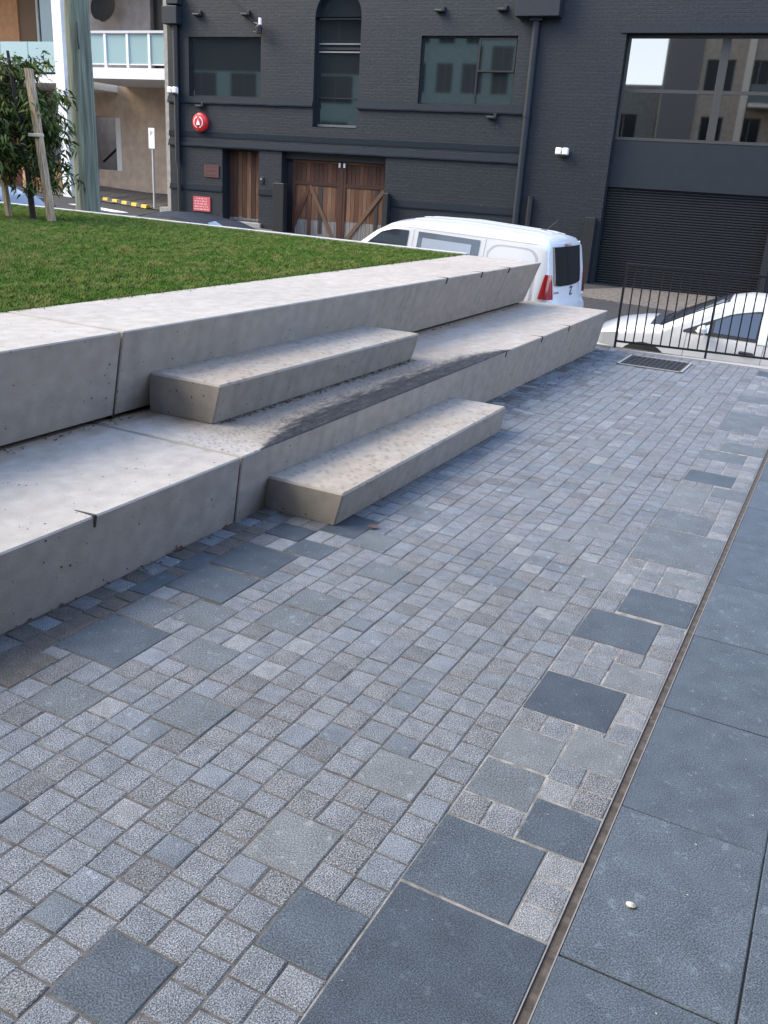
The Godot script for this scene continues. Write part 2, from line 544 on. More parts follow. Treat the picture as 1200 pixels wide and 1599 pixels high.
func paving() -> void:
	var pv := Node3D.new()
	pv.name = "paving"
	add_child(pv)
	tag(pv, "", "", "", "structure")
	var ZN := 4.0          # first row, in tenths of a metre from the camera
	var ZF := 101.5
	var st := new_st()
	quad(st, Vector3(-2.62, -0.0035, -0.3), Vector3(-0.699, -0.0035, -0.3), Vector3(-0.699, -0.0035, -10.32), Vector3(-2.62, -0.0035, -10.32))
	add("mortar_bed", commit(st, M.bed), pv)
	st = new_st()
	quad(st, Vector3(-0.699, -0.0028, -0.3), Vector3(-0.305, -0.0028, -0.3), Vector3(-0.305, -0.0028, -10.32), Vector3(-0.699, -0.0028, -10.32))
	add("mortar_joint", commit(st, M.mortar), pv)
	# tiles: [column, first row, columns, rows, tone]; columns 0..17 run left from the border joint, -4..-1 cross the border strip
	var big := [
		[-4, 6.0, 4, 10.3, 3], [-4, 16.35, 3, 2.95, 0], [-2, 19.35, 2, 2.0, 0], [-4, 20.45, 2, 1.95, 1], [-4, 22.45, 2, 2.0, 2], [-2, 23.4, 2, 1.9, 2],
		[-4, 25.6, 3, 2.9, 3], [-2, 28.55, 2, 1.95, 2], [-4, 31.65, 3, 2.95, 0], [-3, 34.85, 3, 2.75, 0], [-2, 38.85, 2, 1.65, 2],
		[-4, 41.15, 4, 5.15, 1], [-4, 46.35, 3, 3.1, 1], [-4, 50.3, 2, 2.2, 2], [-4, 52.5, 2, 2.2, 2], [-2, 53.5, 2, 2.0, 1], [-4, 55.9, 3, 2.6, 0],
		[-4, 61.7, 3, 2.6, 1], [-3, 64.6, 3, 2.7, 1], [-4, 70.9, 3, 3.6, 1], [-4, 74.5, 4, 3.7, 1], [-4, 83.0, 3, 3.0, 1], [-2, 88.0, 2, 2.0, 2], [-4, 97.0, 4, 3.2, 0],
		[0, 12.8, 2, 2.05, 0], [2, 15.0, 2, 2.05, 2], [1, 19.1, 2, 1.85, 2], [12, 16.9, 2, 1.8, 1], [8, 18.4, 2, 1.9, 1], [10, 21.6, 2, 1.75, 1],
		[13, 20.0, 3, 3.0, 0], [14, 23.1, 2, 1.9, 1], [13, 26.05, 3, 2.75, 0], [13, 29.0, 3, 2.9, 3], [12, 24.0, 2, 1.9, 1], [9, 27.45, 2, 1.75, 1],
		[9, 25.5, 2, 1.9, 1], [8, 31.7, 2, 1.65, 1], [10, 34.5, 2, 2.0, 1], [12, 35.2, 2, 2.8, 3], [14, 33.3, 2, 1.7, 3], [12, 32.05, 2, 1.75, 0],
		[1, 33.4, 2, 1.7, 2], [2, 39.5, 2, 1.8, 2], [1, 42.6, 2, 2.4, 2], [0, 37.4, 2, 2.0, 2], [3, 9.5, 2, 2.0, 0],
		[10, 39.5, 2, 1.9, 1], [3, 52.0, 2, 2.0, 2], [6, 59.2, 2, 2.0, 2], [14, 44.0, 2, 2.0, 1], [4, 69.0, 2, 2.0, 2], [9, 76.0, 2, 2.0, 2],
		[2, 82.0, 2, 2.0, 2], [12, 66.0, 2, 2.0, 2], [15, 17.2, 2, 2.2, 7], [16, 24.9, 1, 2.2, 0], [16, 20.4, 1, 2.0, 7], [16, 27.8, 1, 2.0, 0], [6, 46.3, 2, 2.0, 2]]
	var busy := {}
	for c in range(-4, 18): busy[c] = []
	var cache := {}
	var n := 0
	var U := 0.1
	for t in big:
		for c in range(t[0], t[0] + t[2]): busy[c].append([t[1], t[1] + t[3]])
		var x1: float
		var x0: float
		if t[0] < 0:
			x0 = -0.699 + (t[0] + 4) * 0.0985
			x1 = x0 + t[2] * 0.0985
		else:
			x1 = -0.699 - t[0] * U
			x0 = x1 - t[2] * U
		var gap := 0.005
		var m: Material = M.setts[7] if t[4] == 7 else M.tiles[t[4]]
		var me := sett_mesh(x1 - x0 - gap, t[3] * U - gap, 0.0035, cache, n % 5)
		var o := fast_add("bluestone_tile", n, me, pv, m)
		o.position = Vector3((x0 + x1) / 2, rng.randf_range(-0.0008, 0.0012), -(t[1] + t[3] / 2) * U)
		n += 1
	# granite setts fill what the tiles leave, column by column
	var all := []
	for c in range(-4, 18):
		var spans: Array = busy[c]
		spans.sort_custom(func(p, q): return p[0] < q[0])
		var at := ZN
		if c >= 0: at += [0.0, 0.0, 0.35, 0.35, 0.35, 0.7, 0.7, 0.1, 0.1, 0.1, 0.5, 0.5, 0.8, 0.8, 0.2, 0.2, 0.6, 0.6][c]
		var stops := spans.duplicate()
		if c >= 0: stops.append([64.45, 64.5])
		else: stops.append([64.5, 64.55])
		stops.append([ZF, ZF])
		stops.sort_custom(func(p, q): return p[0] < q[0])
		for sp in stops:
			var gapl: float = sp[0] - at
			if gapl > 0.3:
				var k := maxi(1, roundi(gapl / (1.0 if c >= 0 else 1.02)))
				var cuts := [at]
				for i in range(1, k): cuts.append(at + gapl * i / k + rng.randf_range(-0.07, 0.07))
				cuts.append(sp[0])
				var i := 0
				while i < k:
					var j := i + 1
					if rng.randf() < 0.015 and j < k: j += 1       # now and then a double
					all.append([c, cuts[i], cuts[j]])
					i = j
			at = maxf(at, sp[1])
	var scored := []
	for s in all:
		var x: float = -0.65 + (s[0] + 4) * 0.0985 if s[0] < 0 else -0.749 - s[0] * U
		var z: float = -(s[1] + s[2]) / 2 * U
		var to := Vector3(x, -1.66, z)
		var ahead := to.dot(Vector3(-0.41547479, -0.35350387, -0.83810245))
		var right := to.dot(Vector3(0.88408157, 0.05979927, -0.46349092)) / maxf(ahead, 0.01)
		var upw := to.dot(Vector3(-0.21396375, 0.93351972, -0.28768116)) / maxf(ahead, 0.01)
		var seen: bool = ahead > 0.1 and absf(right) < 0.44 and absf(upw) < 0.585
		scored.append([(0.0 if seen else 1000.0) + to.length(), s, x, z])
	scored.sort_custom(func(p, q): return p[0] < q[0])
	var rest := []
	for m in M.setts: rest.append(new_st())
	n = 0
	for e in scored:
		var s: Array = e[1]
		var r := rng.randf()
		var k := 0
		if r < 0.32: k = 0
		elif r < 0.56: k = 1
		elif r < 0.74: k = 2
		elif r < 0.79: k = 3
		elif r < 0.86: k = 4
		elif r < 0.95: k = 5
		else: k = 6
		var side: int = s[0]
		if side >= 16 and rng.randf() < 0.5: k = 7
		elif side >= 13 and rng.randf() < 0.3: k = 3
		elif s[1] > 55.0 and k == 4: k = 2
		if s[0] < 0: k = [0, 1, 6, 0, 2][n % 5]
		var w: float = 0.0985 if s[0] < 0 else U
		var me := sett_mesh(w - 0.0042, (s[2] - s[1]) * U - 0.0048, 0.004, cache, rng.randi_range(0, 3))
		var xf := Transform3D(Basis.from_euler(Vector3(rng.randf_range(-0.008, 0.008), rng.randf_range(-0.012, 0.012), rng.randf_range(-0.008, 0.008))), Vector3(e[2] + rng.randf_range(-0.0008, 0.0008), rng.randf_range(-0.0015, 0.0015), e[3]))
		if n < 300:
			fast_add("granite_sett", n, me, pv, M.setts[k]).transform = xf
		else:
			rest[k].append_from(me, 0, xf)
		n += 1
	var whole := ArrayMesh.new()
	for k in M.setts.size():
		rest[k].set_material(M.setts[k])
		rest[k].commit(whole)
	var far := fast_add("distant_granite_setts", 0, whole, pv)
	far.set_meta("kind", "stuff")
	# steel edged slot filled with dirt, then large granite slabs
	st = new_st()
	quad(st, Vector3(-0.305, -0.004, -0.3), Vector3(-0.279, -0.004, -0.3), Vector3(-0.279, -0.004, -10.32), Vector3(-0.305, -0.004, -10.32))
	add("dirt_filled_slot", commit(st, M.dirt), pv)
	for x in [[-0.3065, -0.3035], [-0.2795, -0.2765]]:
		add("steel_edge", boxm(Vector3(x[0], -0.03, -10.32), Vector3(x[1], 0.0012, -0.3), M.steel), pv)
	n = 0
	for c in 4:
		var x0: float = [-0.2755, 0.118, 0.72, 1.32][c]
		var x1: float = [0.1135, 0.716, 1.316, 1.92][c]
		for j in 18:
			var z0 := -0.084 - j * 0.6113 + (0.3 if c % 2 else 0.0) + 0.3
			var z1 := z0 - 0.6075
			if z0 < -9.9: continue
			var me := sett_mesh(x1 - x0, z0 - z1, 0.003, cache, (c + j) % 4)
			var o := fast_add("granite_slab", n, me, pv, M.slab if (c * 3 + j * 5) % 3 else M.slab2)
			o.position = Vector3((x0 + x1) / 2, rng.randf_range(-0.0006, 0.0012), (z0 + z1) / 2)
			n += 1
	st = new_st()
	quad(st, Vector3(-0.277, -0.006, 0.6), Vector3(2.3, -0.006, 0.6), Vector3(2.3, -0.006, -10.32), Vector3(-0.277, -0.006, -10.32))
	add("slab_bed", commit(st, M.gap), pv)
	# the deck under it all, with its fair-faced edge to the street
	st = new_st()
	hexa(st, [Vector3(-4.2, -1.5, 3), Vector3(9, -1.5, 3), Vector3(9, -1.5, -11.2), Vector3(-4.2, -1.5, -10.0),
		Vector3(-4.2, -0.012, 3), Vector3(9, -0.012, 3), Vector3(9, -0.012, -11.2), Vector3(-4.2, -0.012, -10.0)])
	tag(add("plaza_deck", commit(st, M.kerb), self), "", "", "", "structure")
	st = new_st()
	hexa(st, [Vector3(-2.62, -0.011, -10.15), Vector3(3, -0.011, -10.15), Vector3(3, -0.011, -10.72), Vector3(-2.62, -0.011, -10.12),
		Vector3(-2.62, 0.004, -10.15), Vector3(3, 0.004, -10.15), Vector3(3, 0.004, -10.72), Vector3(-2.62, 0.004, -10.12)])
	tag(add("kerb_edge", commit(st, M.kerb), self), "", "", "", "structure")

# ---------------------------------------------------------------- concrete terraces
func hz(z: float) -> float: return 0.349 + 0.0146 * (-z - 3.355)
func hu(z: float) -> float: return 0.832 + 0.0099 * (-z - 3.474)
func xb(z: float) -> float: return -2.497 + 0.0135 * (-z - 3.355)
func xt(z: float) -> float: return -2.451 + 0.0203 * (-z - 3.355)
func ub(z: float) -> float: return -3.381 + 0.0278 * (-z - 3.474)
func ut(z: float) -> float: return -3.291 + 0.0381 * (-z - 3.474)
func uk(z: float) -> float: return -4.145 + 0.032 * (-z - 3.474)

func conc_col(p: Vector3, base: Color, where: int) -> Color:
	var n := fnoise.get_noise_3d(p.x * 1.3, p.y * 1.3, p.z * 0.8)
	var f := fnoise.get_noise_3d(p.x * 9.0, p.y * 9.0, p.z * 3.0 + 40)
	var c := base * (1.0 + 0.10 * n + 0.05 * f)
	var brown := 0.0
	var wet := 0.0
	if where == 1:      # lower seat top
		var back := p.x - ub(p.z)
		brown = sm(0.26, 0.0, back + 0.14 * f + 0.08 * n) * 0.8
		var e := xt(p.z) - p.x
		var w := itp([[3.5, 0.0], [3.7, 0.1], [4.05, 0.25], [4.6, 0.31], [5.7, 0.31], [6.4, 0.24], [6.75, 0.12], [6.95, 0.0]], -p.z)
		if w > 0.0:
			var streak := fnoise.get_noise_2d(e * 26.0 + 7.0, p.z * 2.6) * 0.5 + fnoise.get_noise_2d(e * 70.0, p.z * 6.0) * 0.6
			var solid := sm(1.0, 0.45, e / w + 0.35 * streak)
			var speckled := sm(1.05, 0.2, e / w + 0.9 * fnoise.get_noise_2d(p.x * 40.0, p.z * 22.0))
			var a := clampf(maxf(solid * (0.98 + 0.3 * streak), 0.75 * speckled), 0, 1) * sm(0.0, 0.012, e + 0.006)
			c = c.lerp(Color(0.032, 0.038, 0.048).lerp(Color(0.10, 0.105, 0.117), clampf(0.2 + 0.9 * streak, 0, 1)), a)
			wet = a
		var speck := fnoise.get_noise_2d(p.x * 42.0, p.z * 42.0)
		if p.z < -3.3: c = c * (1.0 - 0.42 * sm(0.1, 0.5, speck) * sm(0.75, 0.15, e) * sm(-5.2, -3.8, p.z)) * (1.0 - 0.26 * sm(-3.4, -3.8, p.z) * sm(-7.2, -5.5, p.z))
		brown += 0.4 * sm(-3.4, -3.8, p.z) * sm(-7.5, -5.5, p.z)
		brown += 0.5 * sm(-4.2, -8.0, p.z) * (0.6 + f)
	elif where == 2:    # fronts
		brown = 0.16 + 0.35 * sm(-3.5, -8.0, p.z) + 0.3 * n
		var drip := fnoise.get_noise_2d(p.z * 9.0, 3.0)
		c = c * (1.0 - 0.09 * sm(0.1, 0.5, drip))
	elif where == 3:    # bench tops
		brown = 0.35 + 0.5 * n
		var sp := fnoise.get_noise_2d(p.x * 30.0, p.z * 30.0)
		c = c * (1.0 - 0.3 * sm(0.25, 0.5, sp))
	elif where == 4:    # upper coping top
		brown = 0.05 + 0.2 * sm(-4.0, -9.0, p.z)
	c = c * Color(1, 1, 1).lerp(Color(0.84, 0.70, 0.57), clampf(brown * (1.0 - wet), 0, 1))
	c.a = 1.0
	return c

func conc_block(called: String, parent: Node, z0: float, z1: float, xbf: Callable, xtf: Callable, xk: Callable, yb: Callable, yt: Callable, base: Color, wf: int, wt: int, ch: float, nz: int, nx: int, ny := 5) -> void:
	# z0 is the near end, z1 the far end; the front leans out from xbf at the foot to xtf at the top
	var st := new_st()
	var colf := func(p): return conc_col(p, base, wf)
	var colt := func(p): return conc_col(p, base, wt)
	var zz := func(u): return lerpf(z0 - ch, z1 + ch, u)
	var edge := func(z): return [Vector3(xtf.call(z) - ch, yt.call(z), z), Vector3(lerpf(xtf.call(z), xbf.call(z), ch / (yt.call(z) - yb.call(z))), yt.call(z) - ch, z)]
	grid(st, nz, nx, func(u, v):
		var z: float = zz.call(u)
		return Vector3(lerpf(xtf.call(z) - ch, xk.call(z), v), yt.call(z), z), true, colt)
	var rim := func(u, v):
		var z: float = zz.call(u)
		var e: Array = edge.call(z)
		var jit := fnoise.get_noise_1d(z * 30.0) * 0.0012
		return e[1].lerp(e[0], v) + Vector3(jit, jit, 0)
	grid(st, nz, 1, rim, false, colt)
	grid(st, nz, ny, func(u, v):
		var z: float = zz.call(u)
		var e: Array = edge.call(z)
		return Vector3(xbf.call(z), yb.call(z), z).lerp(e[1], v), true, colf)
	for en in 2:
		var z := z0 if en == 0 else z1
		var zi := z0 - ch if en == 0 else z1 + ch
		var e: Array = edge.call(zi)
		var A := Vector3(xbf.call(zi), yb.call(zi), zi)
		var B: Vector3 = e[1]
		var C: Vector3 = e[0]
		var D := Vector3(xk.call(zi), yt.call(zi), zi)
		var E := Vector3(xk.call(zi), yb.call(zi), zi)
		var o := []
		for p in [A, B, C, D, E]:
			var q: Vector3 = p
			q.z = z
			q.x = minf(q.x, xtf.call(zi) - ch * 1.2) if p != A else q.x - ch
			if p == A: q.x = p.x - ch * 0.5
			if p == B: q.y = p.y - ch * 0.3; q.x = lerpf(p.x, A.x, 0.02) - ch * 0.5
			if p == C or p == D: q.y = p.y - ch
			o.append(q)
		o[2] = Vector3(C.x - ch * 0.3, C.y - ch, z)
		var ce := func(a, b, c, d):
			var nn: Vector3 = (c - a).cross(d - b).normalized()
			for p in ([a, c, b, a, d, c]):
				st.set_normal(nn)
				st.set_color(conc_col(p, base, wf))
				st.add_vertex(p)
		var fl := en == 1
		var put := func(a, b, c, d):
			if fl: ce.call(d, c, b, a)
			else: ce.call(a, b, c, d)
		put.call(o[4], o[0], o[1], o[2])
		put.call(o[4], o[2], o[2], o[3])
		put.call(o[0], A, B, o[1])
		put.call(o[1], B, C, o[2])
		put.call(o[2], C, D, o[3])
	add(called, commit(st, M.conc), parent)

func stops(parent: Node, list: Array, xtf: Callable, yt: Callable, slope: float) -> void:
	for z in list:
		var x: float = xtf.call(z)
		var y: float = yt.call(z)
		var st := new_st()
		hexa(st, [Vector3(x - 0.11, y - 0.004, z + 0.004), Vector3(x + 0.002, y - 0.004, z + 0.009), Vector3(x + 0.002, y - 0.004, z - 0.006), Vector3(x - 0.11, y - 0.004, z - 0.001),
			Vector3(x - 0.11, y + 0.001, z + 0.004), Vector3(x + 0.002, y + 0.004, z + 0.009), Vector3(x + 0.002, y + 0.004, z - 0.006), Vector3(x - 0.11, y + 0.001, z - 0.001)])
		hexa(st, [Vector3(x - 0.02 - slope * 0.05, y - 0.05, z + 0.006), Vector3(x + 0.003 - slope * 0.05, y - 0.05, z + 0.006), Vector3(x + 0.003 - slope * 0.05, y - 0.05, z - 0.004), Vector3(x - 0.02 - slope * 0.05, y - 0.05, z - 0.004),
			Vector3(x - 0.02, y - 0.003, z + 0.009), Vector3(x + 0.004, y - 0.003, z + 0.009), Vector3(x + 0.004, y - 0.003, z - 0.006), Vector3(x - 0.02, y - 0.003, z - 0.006)])
		add("skate_stop", commit(st, M.notch), parent)

func terraces() -> void:
	var grey := Color(0.405, 0.386, 0.36)
	var lo := thing("concrete_seat_terrace", "lower pale concrete seat terrace with a black water stain along its front edge", "terrace")
	var zero := func(_z): return -0.03
	var lk := func(z): return ub(z) - 0.3
	conc_block("concrete_block", lo, 1.2, -3.349, xb, xt, lk, zero, hz, grey, 2, 1, 0.007, 110, 26)
	conc_block("concrete_block", lo, -3.361, -8.917, xb, xt, lk, zero, hz, grey, 2, 1, 0.007, 430, 84)
	conc_block("concrete_block", lo, -8.921, -9.85, xb, xt, lk, zero, hz, grey, 2, 1, 0.007, 30, 20)
	add("joint_filler", boxm(Vector3(-3.6, -0.03, -3.362), Vector3(-2.51, 0.335, -3.348), M.gap), lo)
	stops(lo, [-2.41, -6.85, -7.72, -8.5], xt, hz, 0.13)
	var up := thing("concrete_retaining_wall", "upper pale concrete wall and coping that holds back the lawn", "retaining wall")
	var uy := func(z): return hz(z) + 0.026
	conc_block("concrete_block", up, 1.2, -3.467, ub, ut, uk, uy, hu, grey, 2, 4, 0.007, 90, 18)
	conc_block("concrete_block", up, -3.481, -8.70, ub, ut, uk, uy, hu, grey, 2, 4, 0.007, 130, 18)
	conc_block("concrete_block", up, -8.704, -9.616, ub, ut, uk, uy, hu, grey, 2, 4, 0.007, 24, 14)
	add("joint_filler", boxm(Vector3(-4.1, 0.35, -3.482), Vector3(-3.385, 0.8, -3.466), M.gap), up)
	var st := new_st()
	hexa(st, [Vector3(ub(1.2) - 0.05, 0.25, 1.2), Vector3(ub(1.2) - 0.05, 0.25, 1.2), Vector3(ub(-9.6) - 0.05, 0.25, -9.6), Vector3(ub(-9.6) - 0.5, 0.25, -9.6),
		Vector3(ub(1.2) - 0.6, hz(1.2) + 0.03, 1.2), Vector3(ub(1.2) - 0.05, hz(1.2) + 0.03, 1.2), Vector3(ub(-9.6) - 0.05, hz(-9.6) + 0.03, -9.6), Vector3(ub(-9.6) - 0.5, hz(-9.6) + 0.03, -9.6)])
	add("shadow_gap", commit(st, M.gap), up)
	stops(up, [-7.3, -8.05, -8.72], ut, hu, 0.19)
	# two loose step blocks
	var s1 := thing("concrete_step_block", "pale concrete step block resting on the seat terrace against the upper wall", "step block")
	var g1 := Color(0.36, 0.345, 0.32)
	conc_block("block", s1, -3.716, -6.02, func(z): return -2.908 + 0.0317 * (-z - 3.716), func(z): return -2.851 + 0.032 * (-z - 3.716), func(z): return ub(z) + 0.03,
		func(z): return hz(z) + 0.003, func(z): return 0.577 + 0.0052 * (-z - 3.716), g1, 2, 3, 0.011, 90, 20)
	var s2 := thing("concrete_step_block", "pale concrete step block on the paving in front of the lower terrace", "step block")
	conc_block("block", s2, -3.609, -5.90, func(z): return -2.065 + 0.0140 * (-z - 3.609), func(z): return -2.018 + 0.005 * (-z - 3.609), func(z): return xb(z) + 0.01,
		func(_z): return 0.002, func(z): return 0.18 + 0.003 * (-z - 3.609), g1, 2, 3, 0.011, 90, 20)

func lawn() -> void:
	var soil := mat(0.03, 0.045, 0.016, 0.95, {"tex": T.asphalt, "tri": 2.0})
	var st := new_st()
	# soil body between the coping and the white edging
	var pts := [Vector2(-4.15, 1.2), Vector2(-3.955, -9.6), Vector2(-14.5, -10.8), Vector2(-14.5, 1.2)]
	var top := []
	for p in pts: top.append(Vector3(p.x, hu(p.y) - 0.02, p.y))
	quad(st, top[0], top[1], top[2], top[3])
	tag(add("lawn", commit(st, soil), self), "", "", "", "structure")
	st = new_st()
	var a := Vector3(-3.955, 0, -9.6)
	var b := Vector3(-14.5, 0, -10.62)
	var nn := Vector3(-0.0963, 0, -0.9953) * 0.16
	for i in 12:
		var p := a.lerp(b, i / 12.0)
		var q := a.lerp(b, (i + 1) / 12.0)
		var y0 := 0.893 + 0.008 * i / 12.0
		var y1 := 0.893 + 0.008 * (i + 1) / 12.0
		hexa(st, [Vector3(q.x, -1.4, q.z), Vector3(p.x, -1.4, p.z), Vector3(p.x, -1.4, p.z) + nn, Vector3(q.x, -1.4, q.z) + nn,
			Vector3(q.x, y1 + 0.012, q.z), Vector3(p.x, y0 + 0.012, p.z), Vector3(p.x, y0 + 0.012, p.z) + nn, Vector3(q.x, y1 + 0.012, q.z) + nn])
	tag(add("lawn_edging_wall", commit(st, M.edging), self), "long pale concrete edging along the street side of the lawn", "edging wall")
	# end of the terraces towards the street
	st = new_st()
	box(st, Vector3(-3.95, -1.4, -9.82), Vector3(-2.44, 0.36, -9.0))
	box(st, Vector3(-3.95, -1.4, -9.60), Vector3(-3.30, 0.8, -9.0))
	tag(add("terrace_end_wall", commit(st, M.kerb), self), "rough concrete end of the terraces facing the street", "wall")

func grass() -> void:
	var m := mat(1, 1, 1, 0.9, {"vc": true, "spec": 0.1})
	m.backlight = lin(0.02, 0.05, 0.008)
	var st := new_st()
	var r := RandomNumberGenerator.new()
	r.seed = 99
	for i in 10:
		var a := r.randf() * TAU
		var p := Vector3(r.randf_range(-0.025, 0.025), 0, r.randf_range(-0.025, 0.025))
		var d := Vector3(cos(a), 0, sin(a))
		var s := Vector3(-d.z, 0, d.x) * 0.0019
		var h := r.randf_range(0.018, 0.038)
		var q := p + d * h * r.randf_range(0.25, 0.6) + Vector3(0, h * 0.7, 0)
		var e := p + d * h * r.randf_range(0.7, 1.2) + Vector3(0, h, 0)
		quad(st, p - s, p + s, q + s * 0.8, q - s * 0.8)
		tri(st, q - s * 0.8, q + s * 0.8, e)
	var tuft := commit(st, m)
	var at := []
	r.seed = 123
	while at.size() < 120000:
		var x := r.randf_range(-14.0, -3.93)
		var z := r.randf_range(-10.7, -1.6)
		if z < -9.6 - 0.0963 * (-3.955 - x) + 0.01: continue
		if z > -1.7 - (-4.1 - x) * 0.8: continue
		if x > uk(z) - 0.008 + 0.055 * pow(r.randf(), 3.0): continue
		at.append(Vector2(x, z))
	var mm := MultiMesh.new()
	mm.transform_format = MultiMesh.TRANSFORM_3D
	mm.use_colors = true
	mm.mesh = tuft
	mm.instance_count = at.size()
	for i in at.size():
		var p: Vector2 = at[i]
		var n := fnoise.get_noise_2d(p.x * 0.9, p.y * 0.9)
		var n2 := fnoise.get_noise_2d(p.x * 3.5 + 30, p.y * 3.5)
		var sc := r.randf_range(0.75, 1.2) * (1.0 + 0.25 * n2)
		mm.set_instance_transform(i, Transform3D(Basis(Vector3.UP, r.randf() * TAU).scaled(Vector3(sc, sc, sc)), Vector3(p.x, hu(p.y) - 0.022, p.y)))
		var c := Color(0.068, 0.134, 0.024).lerp(Color(0.195, 0.188, 0.068), clampf(0.2 + 1.1 * n2 + 0.5 * n, 0, 1) * 0.75)
		if r.randf() < 0.05: c = Color(0.22, 0.2, 0.1)
		mm.set_instance_color(i, c * r.randf_range(0.75, 1.2))
	var o := MultiMeshInstance3D.new()
	o.name = "grass"
	o.multimesh = mm
	add_child(o)
	tag(o, "short mown grass covering the raised lawn", "grass", "", "stuff")

# ---------------------------------------------------------------- charcoal building
func wall_quad(st: SurfaceTool, a: Vector2, b: Vector2, d: float) -> void:
	var p := [Vector3(a.x, a.y, d), Vector3(b.x, a.y, d), Vector3(b.x, b.y, d), Vector3(a.x, b.y, d)]
	for t in [0, 2, 1, 0, 3, 2]:
		st.set_normal(Vector3(0, 0, 1))
		st.set_tangent(Plane(1, 0, 0, 1))
		st.set_uv(Vector2(p[t].x / 1.92, -p[t].y / 1.892))
		st.add_vertex(p[t])

func facade(st: SurfaceTool, x0: float, x1: float, y0: float, y1: float, holes: Array) -> void:
	var xs := [x0, x1]
	var ys := [y0, y1]
	for h in holes:
		for v in [h[0], h[1]]: if v > x0 and v < x1 and not xs.has(v): xs.append(v)
		for v in [h[2], h[3]]: if v > y0 and v < y1 and not ys.has(v): ys.append(v)
	xs.sort(); ys.sort()
	for i in xs.size() - 1:
		for j in ys.size() - 1:
			var c := Vector2((xs[i] + xs[i + 1]) / 2, (ys[j] + ys[j + 1]) / 2)
			var open := false
			for h in holes: if c.x > h[0] and c.x < h[1] and c.y > h[2] and c.y < h[3]: open = true
			if not open: wall_quad(st, Vector2(xs[i], ys[j]), Vector2(xs[i + 1], ys[j + 1]), 0.0)

func reveal(st: SurfaceTool, h: Array, d: float, sill := true) -> void:
	var a := Vector3(h[0], h[2], 0); var b := Vector3(h[1], h[2], 0); var c := Vector3(h[1], h[3], 0); var e := Vector3(h[0], h[3], 0)
	var z := Vector3(0, 0, -d)
	quad(st, a, a + z, e + z, e)
	quad(st, b + z, b, c, c + z)
	quad(st, e, e + z, c + z, c)
	if sill: quad(st, a + z, a, b, b + z)

func frame(st: SurfaceTool, x0: float, x1: float, y0: float, y1: float, z0: float, z1: float, w: float) -> void:
	box(st, Vector3(x0, y0, z0), Vector3(x0 + w, y1, z1))
	box(st, Vector3(x1 - w, y0, z0), Vector3(x1, y1, z1))
	box(st, Vector3(x0 + w, y0, z0), Vector3(x1 - w, y0 + w, z1))
	box(st, Vector3(x0 + w, y1 - w, z0), Vector3(x1 - w, y1, z1))

func pane(parent: Node, x0: float, x1: float, y0: float, y1: float, z: float, m: Material, tilt := 0.0) -> void:
	var st := new_st()
	quad(st, Vector3(x0, y0, z + tilt), Vector3(x1, y0, z + tilt), Vector3(x1, y1, z), Vector3(x0, y1, z))
	add("pane", commit(st, m), parent)

